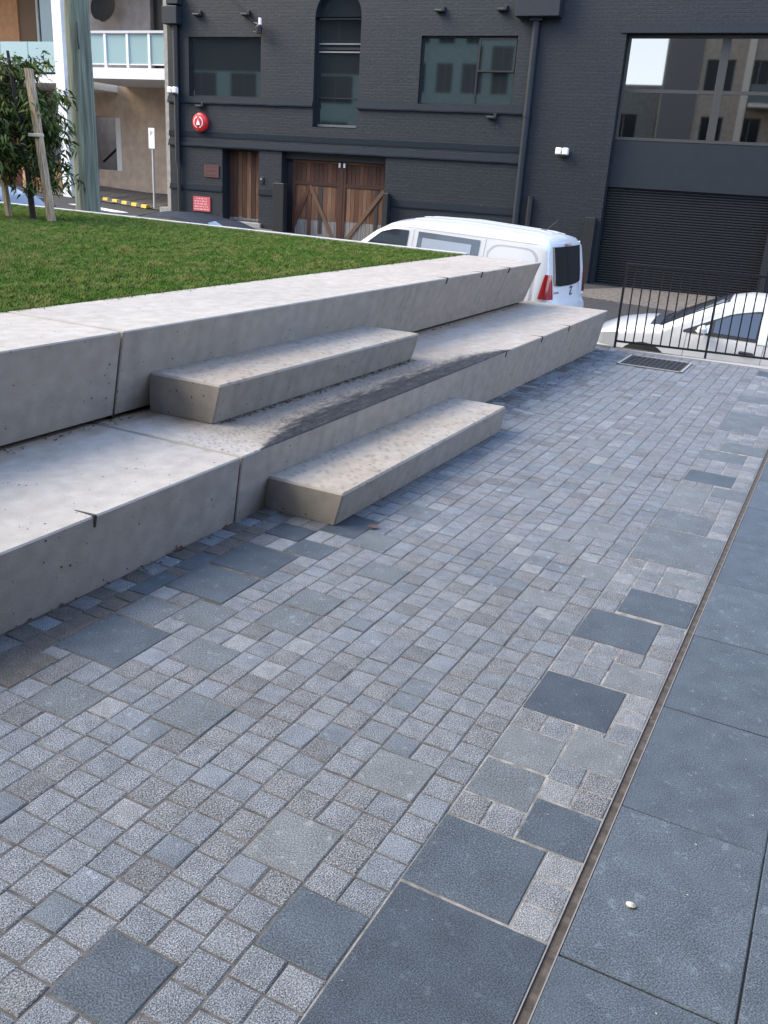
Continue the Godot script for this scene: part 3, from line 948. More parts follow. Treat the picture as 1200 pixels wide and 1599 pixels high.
func charcoal_building() -> void:
	var b := thing("charcoal_brick_building", "two storey charcoal painted brick building with timber doors, arched window and roller door", "building", sf(0, 0, 0), TURN)
	var SF := self
	var holes := [[-19.49, -16.93, 3.62, 5.26], [-15.14, -13.69, 2.9, 6.49], [-11.85, -9.14, 3.607, 5.29], [-6.355, 0.6, -0.9, 5.35], [-18.29, -16.96, -0.4, 2.17], [-16.16, -12.71, -0.6, 2.246]]
	var st := new_st()
	facade(st, -20.27, 8.0, -1.6, 9.0, holes)
	# pieces of wall round the arch
	var cx := -14.415
	var r := 0.725
	for i in 24:
		var a0 := PI - PI * i / 24.0
		var a1 := PI - PI * (i + 1) / 24.0
		var p := Vector2(cx + r * cos(a0), 5.76 + r * sin(a0))
		var q := Vector2(cx + r * cos(a1), 5.76 + r * sin(a1))
		for t in [p, Vector2(q.x, 6.49), q, p, Vector2(p.x, 6.49), Vector2(q.x, 6.49)]:
			st.set_normal(Vector3(0, 0, 1))
			st.set_uv(Vector2(t.x / 1.92, -t.y / 1.892))
			st.add_vertex(Vector3(t.x, t.y, 0))
	st.generate_tangents()
	var wall := add("wall", commit(st, M.brick), b)
	st = new_st()
	for i in 24:
		var a0 := PI - PI * i / 24.0
		var a1 := PI - PI * (i + 1) / 24.0
		var p := Vector3(cx + r * cos(a0), 5.76 + r * sin(a0), 0)
		var q := Vector3(cx + r * cos(a1), 5.76 + r * sin(a1), 0)
		var z := Vector3(0, 0, -0.28)
		quad(st, p, p + z, q + z, q)
	reveal(st, [-15.14, -13.69, 2.9, 5.76], 0.28)
	reveal(st, holes[0], 0.16); reveal(st, holes[2], 0.16); reveal(st, holes[3], 0.4); reveal(st, holes[4], 0.42); reveal(st, holes[5], 0.36)
	add("reveal", commit(st, M.dark), wall)
	# sides, roof and back
	st = new_st()
	quad(st, Vector3(-20.27, -1.6, -9), Vector3(-20.27, -1.6, 0), Vector3(-20.27, 9, 0), Vector3(-20.27, 9, -9))
	quad(st, Vector3(8, -1.6, 0), Vector3(8, -1.6, -9), Vector3(8, 9, -9), Vector3(8, 9, 0))
	quad(st, Vector3(8, -1.6, -9), Vector3(-20.27, -1.6, -9), Vector3(-20.27, 9, -9), Vector3(8, 9, -9))
	add("side_wall", commit(st, M.dark), b)
	add("roof", boxm(Vector3(-20.27, 8.9, -9), Vector3(8, 9.0, -0.01), M.dark), b)
	# projecting brick courses
	for c in [[-20.29, -15.14, 3.43, 3.50], [-13.69, -8.72, 3.42, 3.49], [-20.29, -8.72, 2.20, 2.27], [-20.29, -18.29, 0.90, 0.95], [-16.96, -16.16, 0.90, 0.95], [-12.71, -8.72, 0.86, 0.92], [-20.29, -8.72, 2.47, 2.51]]:
		st = new_st()
		var dd := 0.06 if c[2] > 2.1 and c[2] < 2.4 or c[2] > 3.0 else 0.03
		if c[2] > 2.4 and c[2] < 3.0: dd = 0.012
		var n := 40
		for i in n:
			var x0 := lerpf(c[0], c[1], i / float(n))
			var x1 := lerpf(c[0], c[1], (i + 1) / float(n))
			var j0 := fnoise.get_noise_2d(x0 * 2.0, c[2]) * 0.012
			var j1 := fnoise.get_noise_2d(x1 * 2.0, c[2]) * 0.012
			hexa(st, [Vector3(x0, c[2] + j0, dd), Vector3(x1, c[2] + j1, dd), Vector3(x1, c[2] + j1, 0.001), Vector3(x0, c[2] + j0, 0.001),
				Vector3(x0, c[2] + 0.035 + j0, dd * 0.95), Vector3(x1, c[2] + 0.035 + j1, dd * 0.95), Vector3(x1, c[3] + 0.12 + j1, 0.001), Vector3(x0, c[3] + 0.12 + j0, 0.001)])
		add("brick_course", commit(st, M.course), wall)
	st = new_st()
	box(st, Vector3(-6.5, 5.35, 0.001), Vector3(8, 5.5, 0.03))
	add("lintel_band", commit(st, M.dark), wall)
	# upper left window
	st = new_st()
	frame(st, -19.49, -16.93, 3.62, 5.26, -0.15, -0.09, 0.045)
	var w := add("window", commit(st, M.black), b)
	pane(w, -19.445, -16.975, 3.665, 5.215, -0.12, M.glass_dark)
	# arched window
	st = new_st()
	frame(st, -15.14, -13.69, 2.9, 5.76, -0.27, -0.2, 0.05)
	box(st, Vector3(-15.09, 4.96, -0.27), Vector3(-13.74, 5.02, -0.2))
	w = add("window", commit(st, M.black), b)
	pane(w, -15.09, -13.74, 2.95, 4.96, -0.235, M.glass_dark)
	pane(w, -15.09, -13.74, 5.02, 5.71, -0.235, M.glass_dark)
	st = new_st()
	for i in 24:
		var a0 := PI * i / 24.0
		var a1 := PI * (i + 1) / 24.0
		tri(st, Vector3(cx, 5.76, -0.235), Vector3(cx + r * cos(a0), 5.76 + r * sin(a0), -0.235), Vector3(cx + r * cos(a1), 5.76 + r * sin(a1), -0.235))
	add("pane", commit(st, M.glass_dark), w)
	var railm := mat(0.3, 0.31, 0.32, 0.4, {"metal": 0.6})
	for y in [[4.88, 0.035], [5.09, 0.03], [5.72, 0.03], [3.69, 0.02]]:
		add("glazing_bar", boxm(Vector3(-15.08, y[0], -0.2), Vector3(-13.75, y[0] + y[1], -0.17), railm if y[0] > 3.8 else M.dark), w)
	add("sill_vent", boxm(Vector3(-15.05, 2.93, -0.2), Vector3(-13.78, 2.99, -0.16), mat(0.12, 0.13, 0.13, 0.5)), w)
	# window with an awning sash
	st = new_st()
	frame(st, -11.85, -9.14, 3.607, 5.29, -0.15, -0.1, 0.045)
	box(st, Vector3(-10.25, 3.652, -0.15), Vector3(-10.2, 5.245, -0.1))
	w = add("window", commit(st, M.black), b)
	pane(w, -11.805, -10.25, 3.652, 5.245, -0.13, M.glass_dark)
	pane(w, -10.2, -9.185, 3.652, 4.42, -0.13, M.glass_dark)
	st = new_st()
	frame(st, -10.2, -9.17, 4.43, 5.24, -0.1, -0.05, 0.04)
	var sash := add("awning_sash", commit(st, M.black), w)
	sash.position = Vector3(0, 5.24, -0.06)
	sash.rotation.x = -0.025
	var pst := new_st()
	quad(pst, Vector3(-10.16, 4.47, -0.07), Vector3(-9.21, 4.47, -0.07), Vector3(-9.21, 5.2, -0.07), Vector3(-10.16, 5.2, -0.07))
	for ch in [sash]: ch.mesh = shifted(ch.mesh, Vector3(0, -5.24, 0.06), M.black)
	var pm := shifted(commit(pst, M.glass_dark), Vector3(0, -5.24, 0.06), M.glass_dark)
	var both := ArrayMesh.new()
	both.add_surface_from_arrays(Mesh.PRIMITIVE_TRIANGLES, sash.mesh.surface_get_arrays(0))
	both.surface_set_material(0, M.black)
	both.add_surface_from_arrays(Mesh.PRIMITIVE_TRIANGLES, pm.surface_get_arrays(0))
	both.surface_set_material(1, M.glass_dark)
	sash.mesh = both
	# wide window over the roller door
	st = new_st()
	frame(st, -6.34, 0.58, 2.92, 5.34, -0.33, -0.25, 0.07)
	box(st, Vector3(-6.27, 4.04, -0.33), Vector3(0.51, 4.12, -0.25))
	for x in [-4.08, -1.7]: box(st, Vector3(x, 2.99, -0.335), Vector3(x + 0.2, 5.27, -0.245))
	w = add("window", commit(st, mat(0.05, 0.048, 0.046, 0.45)), b)
	for x in [[-6.27, -4.08], [-3.88, -1.7], [-1.5, 0.51]]:
		pane(w, x[0], x[1], 4.12, 5.27, -0.29, M.glass_bright)
		pane(w, x[0], x[1], 2.99, 4.04, -0.288, M.glass_bright)
	add("spandrel_panel", boxm(Vector3(-6.353, 1.77, -0.38), Vector3(0.598, 2.915, -0.26), M.panel), b)
	# roller door: every slat is a piece
	var rd := add("roller_door", boxm(Vector3(-6.35, -0.9, -0.4), Vector3(-2.2, 1.765, -0.36), M.roller), b)
	var sl := new_st()
	var prof := [Vector2(0, 0), Vector2(0.011, 0.012), Vector2(0.016, 0.032), Vector2(0.013, 0.052), Vector2(0.002, 0.064)]
	for i in prof.size() - 1:
		quad(sl, Vector3(-2.06, prof[i].y, prof[i].x), Vector3(2.06, prof[i].y, prof[i].x), Vector3(2.06, prof[i + 1].y, prof[i + 1].x), Vector3(-2.06, prof[i + 1].y, prof[i + 1].x))
	var slat := commit(sl, M.roller)
	var n := 0
	var y := -0.76
	while y < 1.7:
		fast_add("slat", n, slat, rd).position = Vector3(-4.27, y, -0.358)
		n += 1
		y += 0.0655
	add("door_jamb", boxm(Vector3(-2.2, -0.9, -0.4), Vector3(-2.02, 1.765, -0.05), M.black), b)
	add("infill_wall", boxm(Vector3(-2.02, -0.9, -0.4), Vector3(0.598, 1.765, -0.12), M.dark), b)
	# timber door
	var wood := [mat(0.10, 0.034, 0.016, 0.75, {"tex": T.wood}), mat(0.16, 0.062, 0.028, 0.75, {"tex": T.wood}), mat(0.075, 0.028, 0.014, 0.78, {"tex": T.wood}), mat(0.23, 0.11, 0.055, 0.8, {"tex": T.wood}), mat(0.30, 0.165, 0.09, 0.8, {"tex": T.wood})]
	var weathered := mat(0.36, 0.33, 0.30, 0.9, {"tex": T.wood})
	var door := add("timber_door", boxm(Vector3(-18.28, 0.07, -0.42), Vector3(-16.97, 2.16, -0.40), M.black), b)
	for i in 8:
		var x0 := -18.28 + i * 0.1635
		plank(door, Vector3(x0 + 0.003, 0.16 + 0.07 * absf(fnoise.get_noise_1d(i * 3.1)), -0.40), Vector3(x0 + 0.158, 2.12, -0.378), wood[[2, 0, 3, 1, 4, 0, 3, 2][i]])
		plank(door, Vector3(x0 + 0.003, 0.08, -0.40), Vector3(x0 + 0.158, 0.16 + 0.07 * absf(fnoise.get_noise_1d(i * 3.1)), -0.379), weathered)
	add("door_step", boxm(Vector3(-18.4, -0.2, -0.42), Vector3(-16.85, 0.06, 0.08), M.kerb, 0.01), b)
	st = new_st()
	lathe(st, [Vector2(0.001, 0), Vector2(0.035, 0.01), Vector2(0.04, 0.04), Vector2(0.02, 0.06), Vector2(0.001, 0.065)], 10, Transform3D(Basis(Vector3.RIGHT, PI / 2), Vector3(-17.05, 1.46, -0.378)))
	add("door_handle", commit(st, M.chrome), door)
	# double timber garage doors
	var gd := add("garage_doors", boxm(Vector3(-16.15, -0.6, -0.36), Vector3(-12.72, 2.245, -0.34), M.black), b)
	add("lintel_board", boxm(Vector3(-16.15, 2.0, -0.34), Vector3(-12.72, 2.24, -0.2), M.black), gd)
	for leaf in 2:
		var x0 := -15.93 if leaf == 0 else -14.21
		var x1 := -14.29 if leaf == 0 else -12.73
		var k := 11
		for i in k:
			var a := lerpf(x0, x1, i / float(k)) + 0.002
			var c := lerpf(x0, x1, (i + 1) / float(k)) - 0.002
			var up: int = [0, 2, 0, 1, 0, 2, 2, 0, 1, 0, 2][(i + leaf * 4) % 11]
			var lo: int = [1, 3, 3, 1, 4, 3, 1, 3, 4, 3, 1][(i + leaf * 3) % 11]
			plank(gd, Vector3(a, 1.36, -0.34), Vector3(c, 1.98, -0.325), wood[up])
			plank(gd, Vector3(a, 0.28 + 0.03 * leaf, -0.34), Vector3(c, 1.36, -0.325), wood[lo])
			plank(gd, Vector3(a, -0.5, -0.34), Vector3(c, 0.277 + 0.03 * leaf, -0.325), weathered)
		for s in [[x0, x1, 1.93, 1.995, 3], [x0, x1, 1.28, 1.39, 2], [x0, x0 + 0.1, -0.5, 1.93, 0], [x1 - 0.1, x1, -0.5, 1.93, 0]]:
			plank(gd, Vector3(s[0], s[2], -0.325), Vector3(s[1], s[3], -0.298 - 0.002 * s[4]), wood[s[4]])
		# dark strap boards
		for f in ([0.56] if leaf == 0 else [0.72]):
			plank(gd, Vector3(lerpf(x0, x1, f), -0.1, -0.324), Vector3(lerpf(x0, x1, f) + 0.12, 1.26, -0.312), mat(0.03, 0.028, 0.028, 0.8))
		var br := []
		if leaf == 0: br = [[-15.32, 1.27, -14.45, -0.3, 4], [-15.35, 1.25, -15.85, 0.1, 1]]
		else: br = [[-14.1, -0.3, -12.85, 1.27, 4]]
		for d in br:
			var p := Vector3(d[0], d[1], -0.31)
			var q := Vector3(d[2], d[3], -0.31)
			var side := (q - p).normalized().cross(Vector3(0, 0, 1)) * 0.055
			if side.y < 0: side = -side
			var s2 := new_st()
			var zz := Vector3(0, 0, 0.018)
			var c4 := [p - side, q - side, q + side, p + side]
			if (c4[1] - c4[0]).cross(c4[2] - c4[0]).z < 0: c4.reverse()
			quad(s2, c4[0] + zz, c4[1] + zz, c4[2] + zz, c4[3] + zz)
			for i in 4: quad(s2, c4[i], c4[(i + 1) % 4], c4[(i + 1) % 4] + zz, c4[i] + zz)
			add("brace", commit(s2, wood[d[4]]), gd)
		if leaf == 0: plank(gd, Vector3(-15.4, -0.5, -0.322), Vector3(-15.27, 1.28, -0.306), wood[1])
	plank(gd, Vector3(-14.30, -0.5, -0.33), Vector3(-14.20, 1.99, -0.288), wood[0])
	for x in [-14.36, -14.2]: add("door_handle", boxm(Vector3(x, 1.83, -0.288), Vector3(x + 0.06, 1.96, -0.255), M.white, 0.01), gd)
	# fittings on the wall
	fittings()

func shifted(me: ArrayMesh, by: Vector3, m: Material) -> ArrayMesh:
	var st := new_st()
	st.append_from(me, 0, Transform3D(Basis(), by))
	return commit(st, m)

func plank(parent: Node, a: Vector3, b: Vector3, m: Material) -> void:
	var st := new_st()
	bbox(st, a, b, 0.006)
	var me := st.commit()
	var arr := me.surface_get_arrays(0)
	var uv := PackedVector2Array()
	var off := Vector2(rng.randf(), rng.randf())
	var tall := b.y - a.y > b.x - a.x
	for v in arr[Mesh.ARRAY_VERTEX]: uv.append(Vector2(v.x * 2.2, v.y * 0.5) + off if tall else Vector2(v.y * 2.2, v.x * 0.5) + off)
	arr[Mesh.ARRAY_TEX_UV] = uv
	var am := ArrayMesh.new()
	am.add_surface_from_arrays(Mesh.PRIMITIVE_TRIANGLES, arr)
	am.surface_set_material(0, m)
	add("plank", am, parent)

func on_wall(called: String, label: String, category: String, s: float, y: float, d := 0.0, group := "") -> Node3D:
	return thing(called, label, category, sf(s, y, d), TURN, group)

func fittings() -> void:
	# drainpipes
	var p := on_wall("drainpipe", "charcoal drainpipe with large square rain head right of the awning window", "drainpipe", -8.66, 0)
	var st := new_st()
	tube(st, [Vector3(0, -0.8, 0.1), Vector3(0, 5.66, 0.1)], 0.09, 14)
	add("pipe", commit(st, M.dark), p)
	add("rain_head", boxm(Vector3(-0.52, 5.68, 0.01), Vector3(0.62, 6.9, 0.34), M.dark, 0.015), p)
	add("rain_head_outlet", boxm(Vector3(-0.16, 5.6, 0.01), Vector3(0.16, 5.679, 0.22), M.dark, 0.01), p)
	for y in [0.55, 3.36]:
		st = new_st()
		tube(st, [Vector3(0, y, 0.1), Vector3(0, y + 0.1, 0.1)], 0.105, 14)
		add("pipe_clip", commit(st, M.dark), p)
	p = on_wall("drainpipe", "black drainpipe with small rain head at the left corner of the charcoal building", "drainpipe", -19.9, 0)
	st = new_st()
	tube(st, [Vector3(0, 1.75, 0.09), Vector3(0, 5.58, 0.09)], 0.085, 12)
	tube(st, [Vector3(0, 1.75, 0.09), Vector3(0.03, 1.55, 0.08)], 0.085, 12, 0.055)
	tube(st, [Vector3(0.03, 1.55, 0.08), Vector3(0.03, 0.0, 0.08)], 0.055, 12)
	add("pipe", commit(st, M.black), p)
	add("rain_head", boxm(Vector3(-0.33, 5.57, 0.01), Vector3(0.2, 6.05, 0.3), M.dark, 0.015), p)
	add("rain_head_rim", boxm(Vector3(-0.2, 6.1, 0.01), Vector3(0.22, 6.4, 0.26), M.dark, 0.015), p)
	p = on_wall("pipe_stub", "short black pipe standing against the charcoal wall right of the tall drainpipe", "pipe", -8.31, 0)
	st = new_st()
	tube(st, [Vector3(0, -0.8, 0.09), Vector3(0, 1.4, 0.09)], 0.075, 12)
	add("pipe", commit(st, M.black), p)
	# guard posts beside the vehicle doors
	for q in [[-16.12, 0.38, 1.29, "black steel guard post left of the timber garage doors"], [-12.55, 0.16, 1.22, "black steel guard post right of the timber garage doors"], [-6.58, 0.26, 0.98, "black steel guard post left of the roller door"]]:
		st = new_st()
		bbox(st, Vector3(-q[1] / 2, -1.2, 0.02), Vector3(q[1] / 2, q[2], 0.26), 0.012)
		var o := on_wall("guard_post", q[3], "guard post", q[0], 0, 0.0, "guard posts beside the vehicle doors")
		add("post", commit(st, M.black), o)
	# fire bell
	p = on_wall("alarm_bell", "round red fire alarm bell with white emblem on charcoal wall", "alarm bell", -19.05, 2.89)
	st = new_st()
	var out := Basis(Vector3.RIGHT, PI / 2)
	lathe(st, [Vector2(0.27, 0.0), Vector2(0.28, 0.06), Vector2(0.265, 0.11), Vector2(0.21, 0.15), Vector2(0.1, 0.175), Vector2(0.001, 0.18)], 28, Transform3D(out, Vector3.ZERO))
	add("dome", commit(st, M.red), p)
	st = new_st()
	for i in 24:
		if i in [5, 6, 17, 18]: continue
		var a := TAU * i / 24.0
		var b := TAU * (i + 1) / 24.0
		quad(st, Vector3(cos(a) * 0.145, sin(a) * 0.145, 0.178), Vector3(cos(a) * 0.17, sin(a) * 0.17, 0.173), Vector3(cos(b) * 0.17, sin(b) * 0.17, 0.173), Vector3(cos(b) * 0.145, sin(b) * 0.145, 0.178))
	for f in [[0.0, 0.10, 0.06], [-0.035, 0.03, 0.035], [0.035, 0.035, 0.035]]:
		tri(st, Vector3(f[0] - f[2], -0.08, 0.186), Vector3(f[0] + f[2], -0.08, 0.186), Vector3(f[0], f[1], 0.184))
	add("emblem", commit(st, M.white), p)
	# twin head sensors
	for q in [[-19.87, 3.745, 0.19, "white twin headed sensor light on the black drainpipe"], [-7.58, 2.55, 0.0, "white twin headed sensor light on the plain wall left of the roller door"]]:
		p = on_wall("sensor_light", q[3], "sensor light", q[0], q[1], q[2], "white sensor lights on the charcoal building")
		add("base", boxm(Vector3(-0.06, -0.08, 0.0), Vector3(0.12, 0.08, 0.07), M.white, 0.015), p)
		for k in [-0.1, 0.08]:
			st = new_st()
			bbox(st, Vector3(k - 0.075, -0.07, 0.05), Vector3(k + 0.075, 0.1, 0.2), 0.02)
			add("lamp_head", commit(st, M.white), p)
		add("sensor_eye", boxm(Vector3(-0.03, -0.13, 0.02), Vector3(0.07, -0.075, 0.1), M.black, 0.01), p)
	# small black spout brackets
	for q in [[-19.09, 5.86, "black wall bracket above the upper left window"], [-17.4, 5.85, "black wall bracket beside the cable lamp"], [-11.33, 5.89, "black wall bracket above the left half of the awning window"], [-9.6, 5.9, "black wall bracket just left of the large rain head"], [-19.04, 3.37, "black wall bracket above the fire bell"], [-9.62, 3.34, "black wall bracket under the awning sash window"]]:
		p = on_wall("wall_bracket", q[2], "bracket", q[0], q[1], 0.0, "black brackets on the charcoal building")
		add("arm", boxm(Vector3(-0.14, -0.05, 0.0), Vector3(0.1, 0.0, 0.16), M.black, 0.008), p)
		add("back_plate", boxm(Vector3(0.04, -0.06, -0.0), Vector3(0.12, 0.08, 0.1), M.black, 0.008), p)
		add("top_face", boxm(Vector3(-0.14, 0.001, 0.03), Vector3(0.03, 0.008, 0.15), mat(0.22, 0.23, 0.25, 0.5)), p)
	# cable and its lamp
	p = on_wall("flood_lamp", "small black flood lamp with white end at the foot of a cable", "lamp", -16.88, 5.55)
	st = new_st()
	tube(st, [Vector3(-0.25, 0.06, 0.05), Vector3(-0.05, 0.02, 0.22), Vector3(0.08, -0.1, 0.24)], 0.03, 8)
	tube(st, [Vector3(-0.22, -0.06, 0.02), Vector3(-0.18, -0.18, 0.2), Vector3(0.02, -0.22, 0.24)], 0.02, 8)
	add("bracket", commit(st, M.black), p)
	st = new_st()
	lathe(st, [Vector2(0.001, -0.12), Vector2(0.09, -0.12), Vector2(0.1, 0.05), Vector2(0.05, 0.09), Vector2(0.001, 0.1)], 14, Transform3D(Basis(), Vector3(0.02, -0.12, 0.24)))
	add("lamp_body", commit(st, M.black), p)
	add("lamp_end", boxm(Vector3(0.03, -0.02, 0.2), Vector3(0.1, 0.16, 0.28), M.white, 0.01), p)
	st = new_st()
	tube(st, [Vector3(-1.0, 0.66, 0.03), Vector3(-0.62, 0.36, 0.06), Vector3(-0.25, 0.08, 0.05)], 0.018, 6)
	tube(st, [Vector3(-1.9, 1.5, 0.03), Vector3(-1.0, 0.66, 0.03)], 0.018, 6)
	tag(shift_to(add("power_cable", commit(st, M.black), self), p), "black cable running diagonally down to the flood lamp", "cable")
	# signs
	p = on_wall("red_sign", "red notice board with small pale writing low beside the timber door", "sign", -19.06, 0.5)
	add("board", boxm(Vector3(-0.32, -0.22, 0.004), Vector3(0.32, 0.22, 0.03), mat(0.52, 0.09, 0.1, 0.5)), p)
	sign_lines(p, 0.27, 0.16, 5, 0.032, mat(0.66, 0.42, 0.42, 0.6))
	p = on_wall("brown_sign", "dull brown plaque above the red notice beside the timber door", "sign", -18.68, 1.5)
	add("board", boxm(Vector3(-0.27, -0.18, 0.004), Vector3(0.27, 0.18, 0.03), mat(0.09, 0.035, 0.03, 0.6)), p)
	sign_lines(p, 0.2, 0.12, 3, 0.032, mat(0.04, 0.022, 0.022, 0.6))
	p = on_wall("door_bell", "round steel intercom on the wall beside the timber door", "intercom", -16.83, 1.34)
	add("plate", boxm(Vector3(-0.06, -0.11, 0.002), Vector3(0.06, 0.09, 0.03), M.black, 0.008), p)
	st = new_st()
	lathe(st, [Vector2(0.045, 0.0), Vector2(0.04, 0.02), Vector2(0.001, 0.028)], 12, Transform3D(out, Vector3(0.0, 0.02, 0.03)))
	add("button", commit(st, M.chrome), p)
	p = on_wall("wall_stud", "tiny pale stud in the charcoal wall above the van tailgate", "stud", -6.85, 0.32)
	st = new_st()
	lathe(st, [Vector2(0.04, 0.0), Vector2(0.03, 0.03), Vector2(0.001, 0.04)], 10, Transform3D(out, Vector3.ZERO))
	add("cap", commit(st, M.white), p)

func shift_to(o: Node3D, p: Node3D) -> Node3D:
	o.transform = p.transform
	return o

func sign_lines(p: Node, hw: float, hh: float, n: int, z: float, m: Material) -> void:
	# illegible small print: rows of short strokes
	var st := new_st()
	for i in n:
		var y := lerpf(hh, -hh, i / float(n - 1))
		var x := -hw + (0.1 * rng.randf() if i == 0 else 0.0)
		while x < hw - 0.06:
			var w := rng.randf_range(0.03, 0.12)
			quad(st, Vector3(x, y - 0.018, z), Vector3(minf(x + w, hw), y - 0.018, z), Vector3(minf(x + w, hw), y + 0.018, z), Vector3(x, y + 0.018, z))
			x += w + 0.035
	add("print", commit(st, m), p)

# ---------------------------------------------------------------- apartments beyond
func apartments() -> void:
	var b := thing("apartment_building", "pale apartment building with glass balconies, tan ground floor wall and white column", "building", sf(0, 0, 0), TURN)
	var tan := mat(0.8, 0.6, 0.43, 0.85, {"tex": T.mottle, "tri": 0.3})
	var grey := mat(0.52, 0.455, 0.42, 0.85, {"tex": T.mottle, "tri": 0.3})
	var pale := mat(0.55, 0.5, 0.46, 0.85, {"tex": T.mottle, "tri": 0.3})
	var orange := mat(0.50, 0.25, 0.11, 0.8, {"tex": T.mottle, "tri": 0.4})
	var white := mat(0.82, 0.82, 0.81, 0.6)
	var st := new_st()
	# tan wall under the balcony with its opening
	facade(st, -29.6, -18.5, -0.5, 4.3, [[-28.2, -26.36, 1.25, 3.2]])
	var w := add("ground_floor_wall", shifted(st.commit(), Vector3(0, 0, -5), tan), b)
	st = new_st()
	reveal(st, [-28.2, -26.36, 1.25, 3.2], 0.35)
	add("opening_reveal", shifted(st.commit(), Vector3(0, 0, -5), tan), w)
	add("white_post", boxm(Vector3(-26.63, 1.25, -5.3), Vector3(-26.37, 3.19, -5.04), mat(0.8, 0.77, 0.7, 0.6)), b)
	add("stair_wall", boxm(Vector3(-29.5, 0.4, -7.2), Vector3(-24.6, 4.0, -7.0), pale), b)
	add("meter_cabinet", boxm(Vector3(-28.1, 1.2, -7.0), Vector3(-27.15, 2.5, -6.8), mat(0.25, 0.27, 0.29, 0.6)), b)
	st = new_st()
	tube(st, [Vector3(-28.3, 1.55, -6.2), Vector3(-27.05, 2.45, -6.2)], 0.05, 8)
	add("handrail", commit(st, M.black), b)
	add("wall_box", boxm(Vector3(-27.95, 0.95, -5.0), Vector3(-27.6, 1.28, -4.88), M.black, 0.01), w)
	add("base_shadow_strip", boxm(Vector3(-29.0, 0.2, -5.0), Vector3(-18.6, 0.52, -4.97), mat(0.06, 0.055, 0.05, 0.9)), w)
	# balcony slab, fascia, soffit
	add("balcony_slab", boxm(Vector3(-26.0, 4.26, -5.0), Vector3(-21.4, 4.6, -2.0), white), b)
	add("balcony_slab", boxm(Vector3(-40.0, 4.06, -5.0), Vector3(-26.4, 4.33, -1.8), white), b)
	add("column", boxm(Vector3(-26.43, -0.4, -2.3), Vector3(-26.02, 9.5, -1.75), white, 0.01), b)
	add("upper_slab", boxm(Vector3(-40.0, 8.3, -5.2), Vector3(-18.0, 8.7, -1.8) , white), b)
	add("upper_wall", boxm(Vector3(-28.0, 4.6, -5.1), Vector3(-24.7, 8.3, -4.9), grey), b)
	var dk := add("balcony_door", boxm(Vector3(-24.7, 4.6, -5.2), Vector3(-18.0, 8.3, -5.1), mat(0.035, 0.034, 0.03, 0.3)), b)
	add("door_frame", boxm(Vector3(-23.6, 4.6, -5.1), Vector3(-23.53, 8.0, -5.04), mat(0.3, 0.3, 0.28, 0.5)), dk)
	add("floor_mass", boxm(Vector3(-24.5, 4.0, -9), Vector3(-18, 4.3, -5.001), grey), b)
	add("floor_mass", boxm(Vector3(-40, 4.0, -9), Vector3(-29.7, 4.3, -5.2), grey), b)
	var frost := mat(0.32, 0.45, 0.44, 0.22, {"spec": 0.6})
	var x := -25.95
	var xs := [-25.95, -24.42, -23.47, -22.56, -21.84]
	for i in 5:
		add("railing_post", boxm(Vector3(xs[i] - 0.045, 4.6, -2.12), Vector3(xs[i] + 0.045, 5.73, -2.03), white), b)
		if i < 4: add("glass_panel", boxm(Vector3(xs[i] + 0.05, 4.74, -2.09), Vector3(xs[i + 1] - 0.05, 5.64, -2.075), frost), b)
	add("top_rail", boxm(Vector3(-26.0, 5.66, -2.14), Vector3(-21.79, 5.735, -2.01), mat(0.6, 0.6, 0.6, 0.5)), b)
	add("bottom_rail", boxm(Vector3(-26.0, 4.70, -2.10), Vector3(-21.8, 4.735, -2.06), white), b)
	for i in 7:
		var a := -27.75 - i * 1.3
		add("glass_panel", boxm(Vector3(a, 4.42, -1.92), Vector3(a + 1.27, 5.38, -1.9), frost), b)
	add("glass_panel", boxm(Vector3(-26.47, 4.42, -1.92), Vector3(-26.44, 5.38, -1.9), frost), b)
	# glazed wall of the left balcony
	add("left_wall", boxm(Vector3(-40, 4.33, -5.1), Vector3(-31.1, 8.3, -4.9), orange), b)
	add("dark_lining", boxm(Vector3(-31.1, 4.33, -5.1), Vector3(-30.2, 8.3, -4.95), mat(0.12, 0.07, 0.035, 0.7)), b)
	st = new_st()
	for q in [-30.2, -29.3, -28.25]: box(st, Vector3(q, 4.33, -5.02), Vector3(q + 0.1, 7.6, -4.94))
	box(st, Vector3(-30.2, 7.6, -5.02), Vector3(-28.0, 8.3, -4.94))
	var wn := add("window", commit(st, mat(0.4, 0.42, 0.42, 0.5)), b)
	pane(wn, -30.1, -29.3, 4.33, 7.6, -5.0, M.glass_dark)
	pane(wn, -29.2, -28.25, 4.33, 7.6, -5.0, M.glass_dark)
	# ground floor left: dark opening, red brick, orange piers
	var redbrick := mat(0.17, 0.05, 0.033, 0.85, {"tex": T.brick, "tri": 0.52})
	add("garage_recess", boxm(Vector3(-40, -0.4, -5.2), Vector3(-29.6, 4.06, -5.05), mat(0.035, 0.037, 0.042, 0.6)), b)
	add("brick_wall", boxm(Vector3(-33.8, 0.2, -4.0), Vector3(-29.9, 2.75, -3.7), redbrick), b)
	add("pier", boxm(Vector3(-29.35, -0.2, -3.6), Vector3(-27.3, 1.45, -3.2), orange), b)
	add("pier", boxm(Vector3(-29.6, -0.2, -3.6), Vector3(-29.36, 1.45, -3.0), mat(0.55, 0.33, 0.17, 0.8)), b)
	add("pier", boxm(Vector3(-40.0, 0.2, -3.2), Vector3(-33.0, 1.75, -3.0), orange), b)
	add("capping", boxm(Vector3(-40.0, 1.75, -3.25), Vector3(-33.0, 2.1, -2.95), mat(0.5, 0.52, 0.56, 0.6)), b)
	add("grey_wall", boxm(Vector3(-29.6, -0.4, -4.9), Vector3(-28.2, 4.06, -4.6), grey), b)
	# party wall corner strip between the two buildings
	st = new_st()
	box(st, Vector3(-20.42, -0.2, -0.3), Vector3(-20.28, 9.0, -0.02))
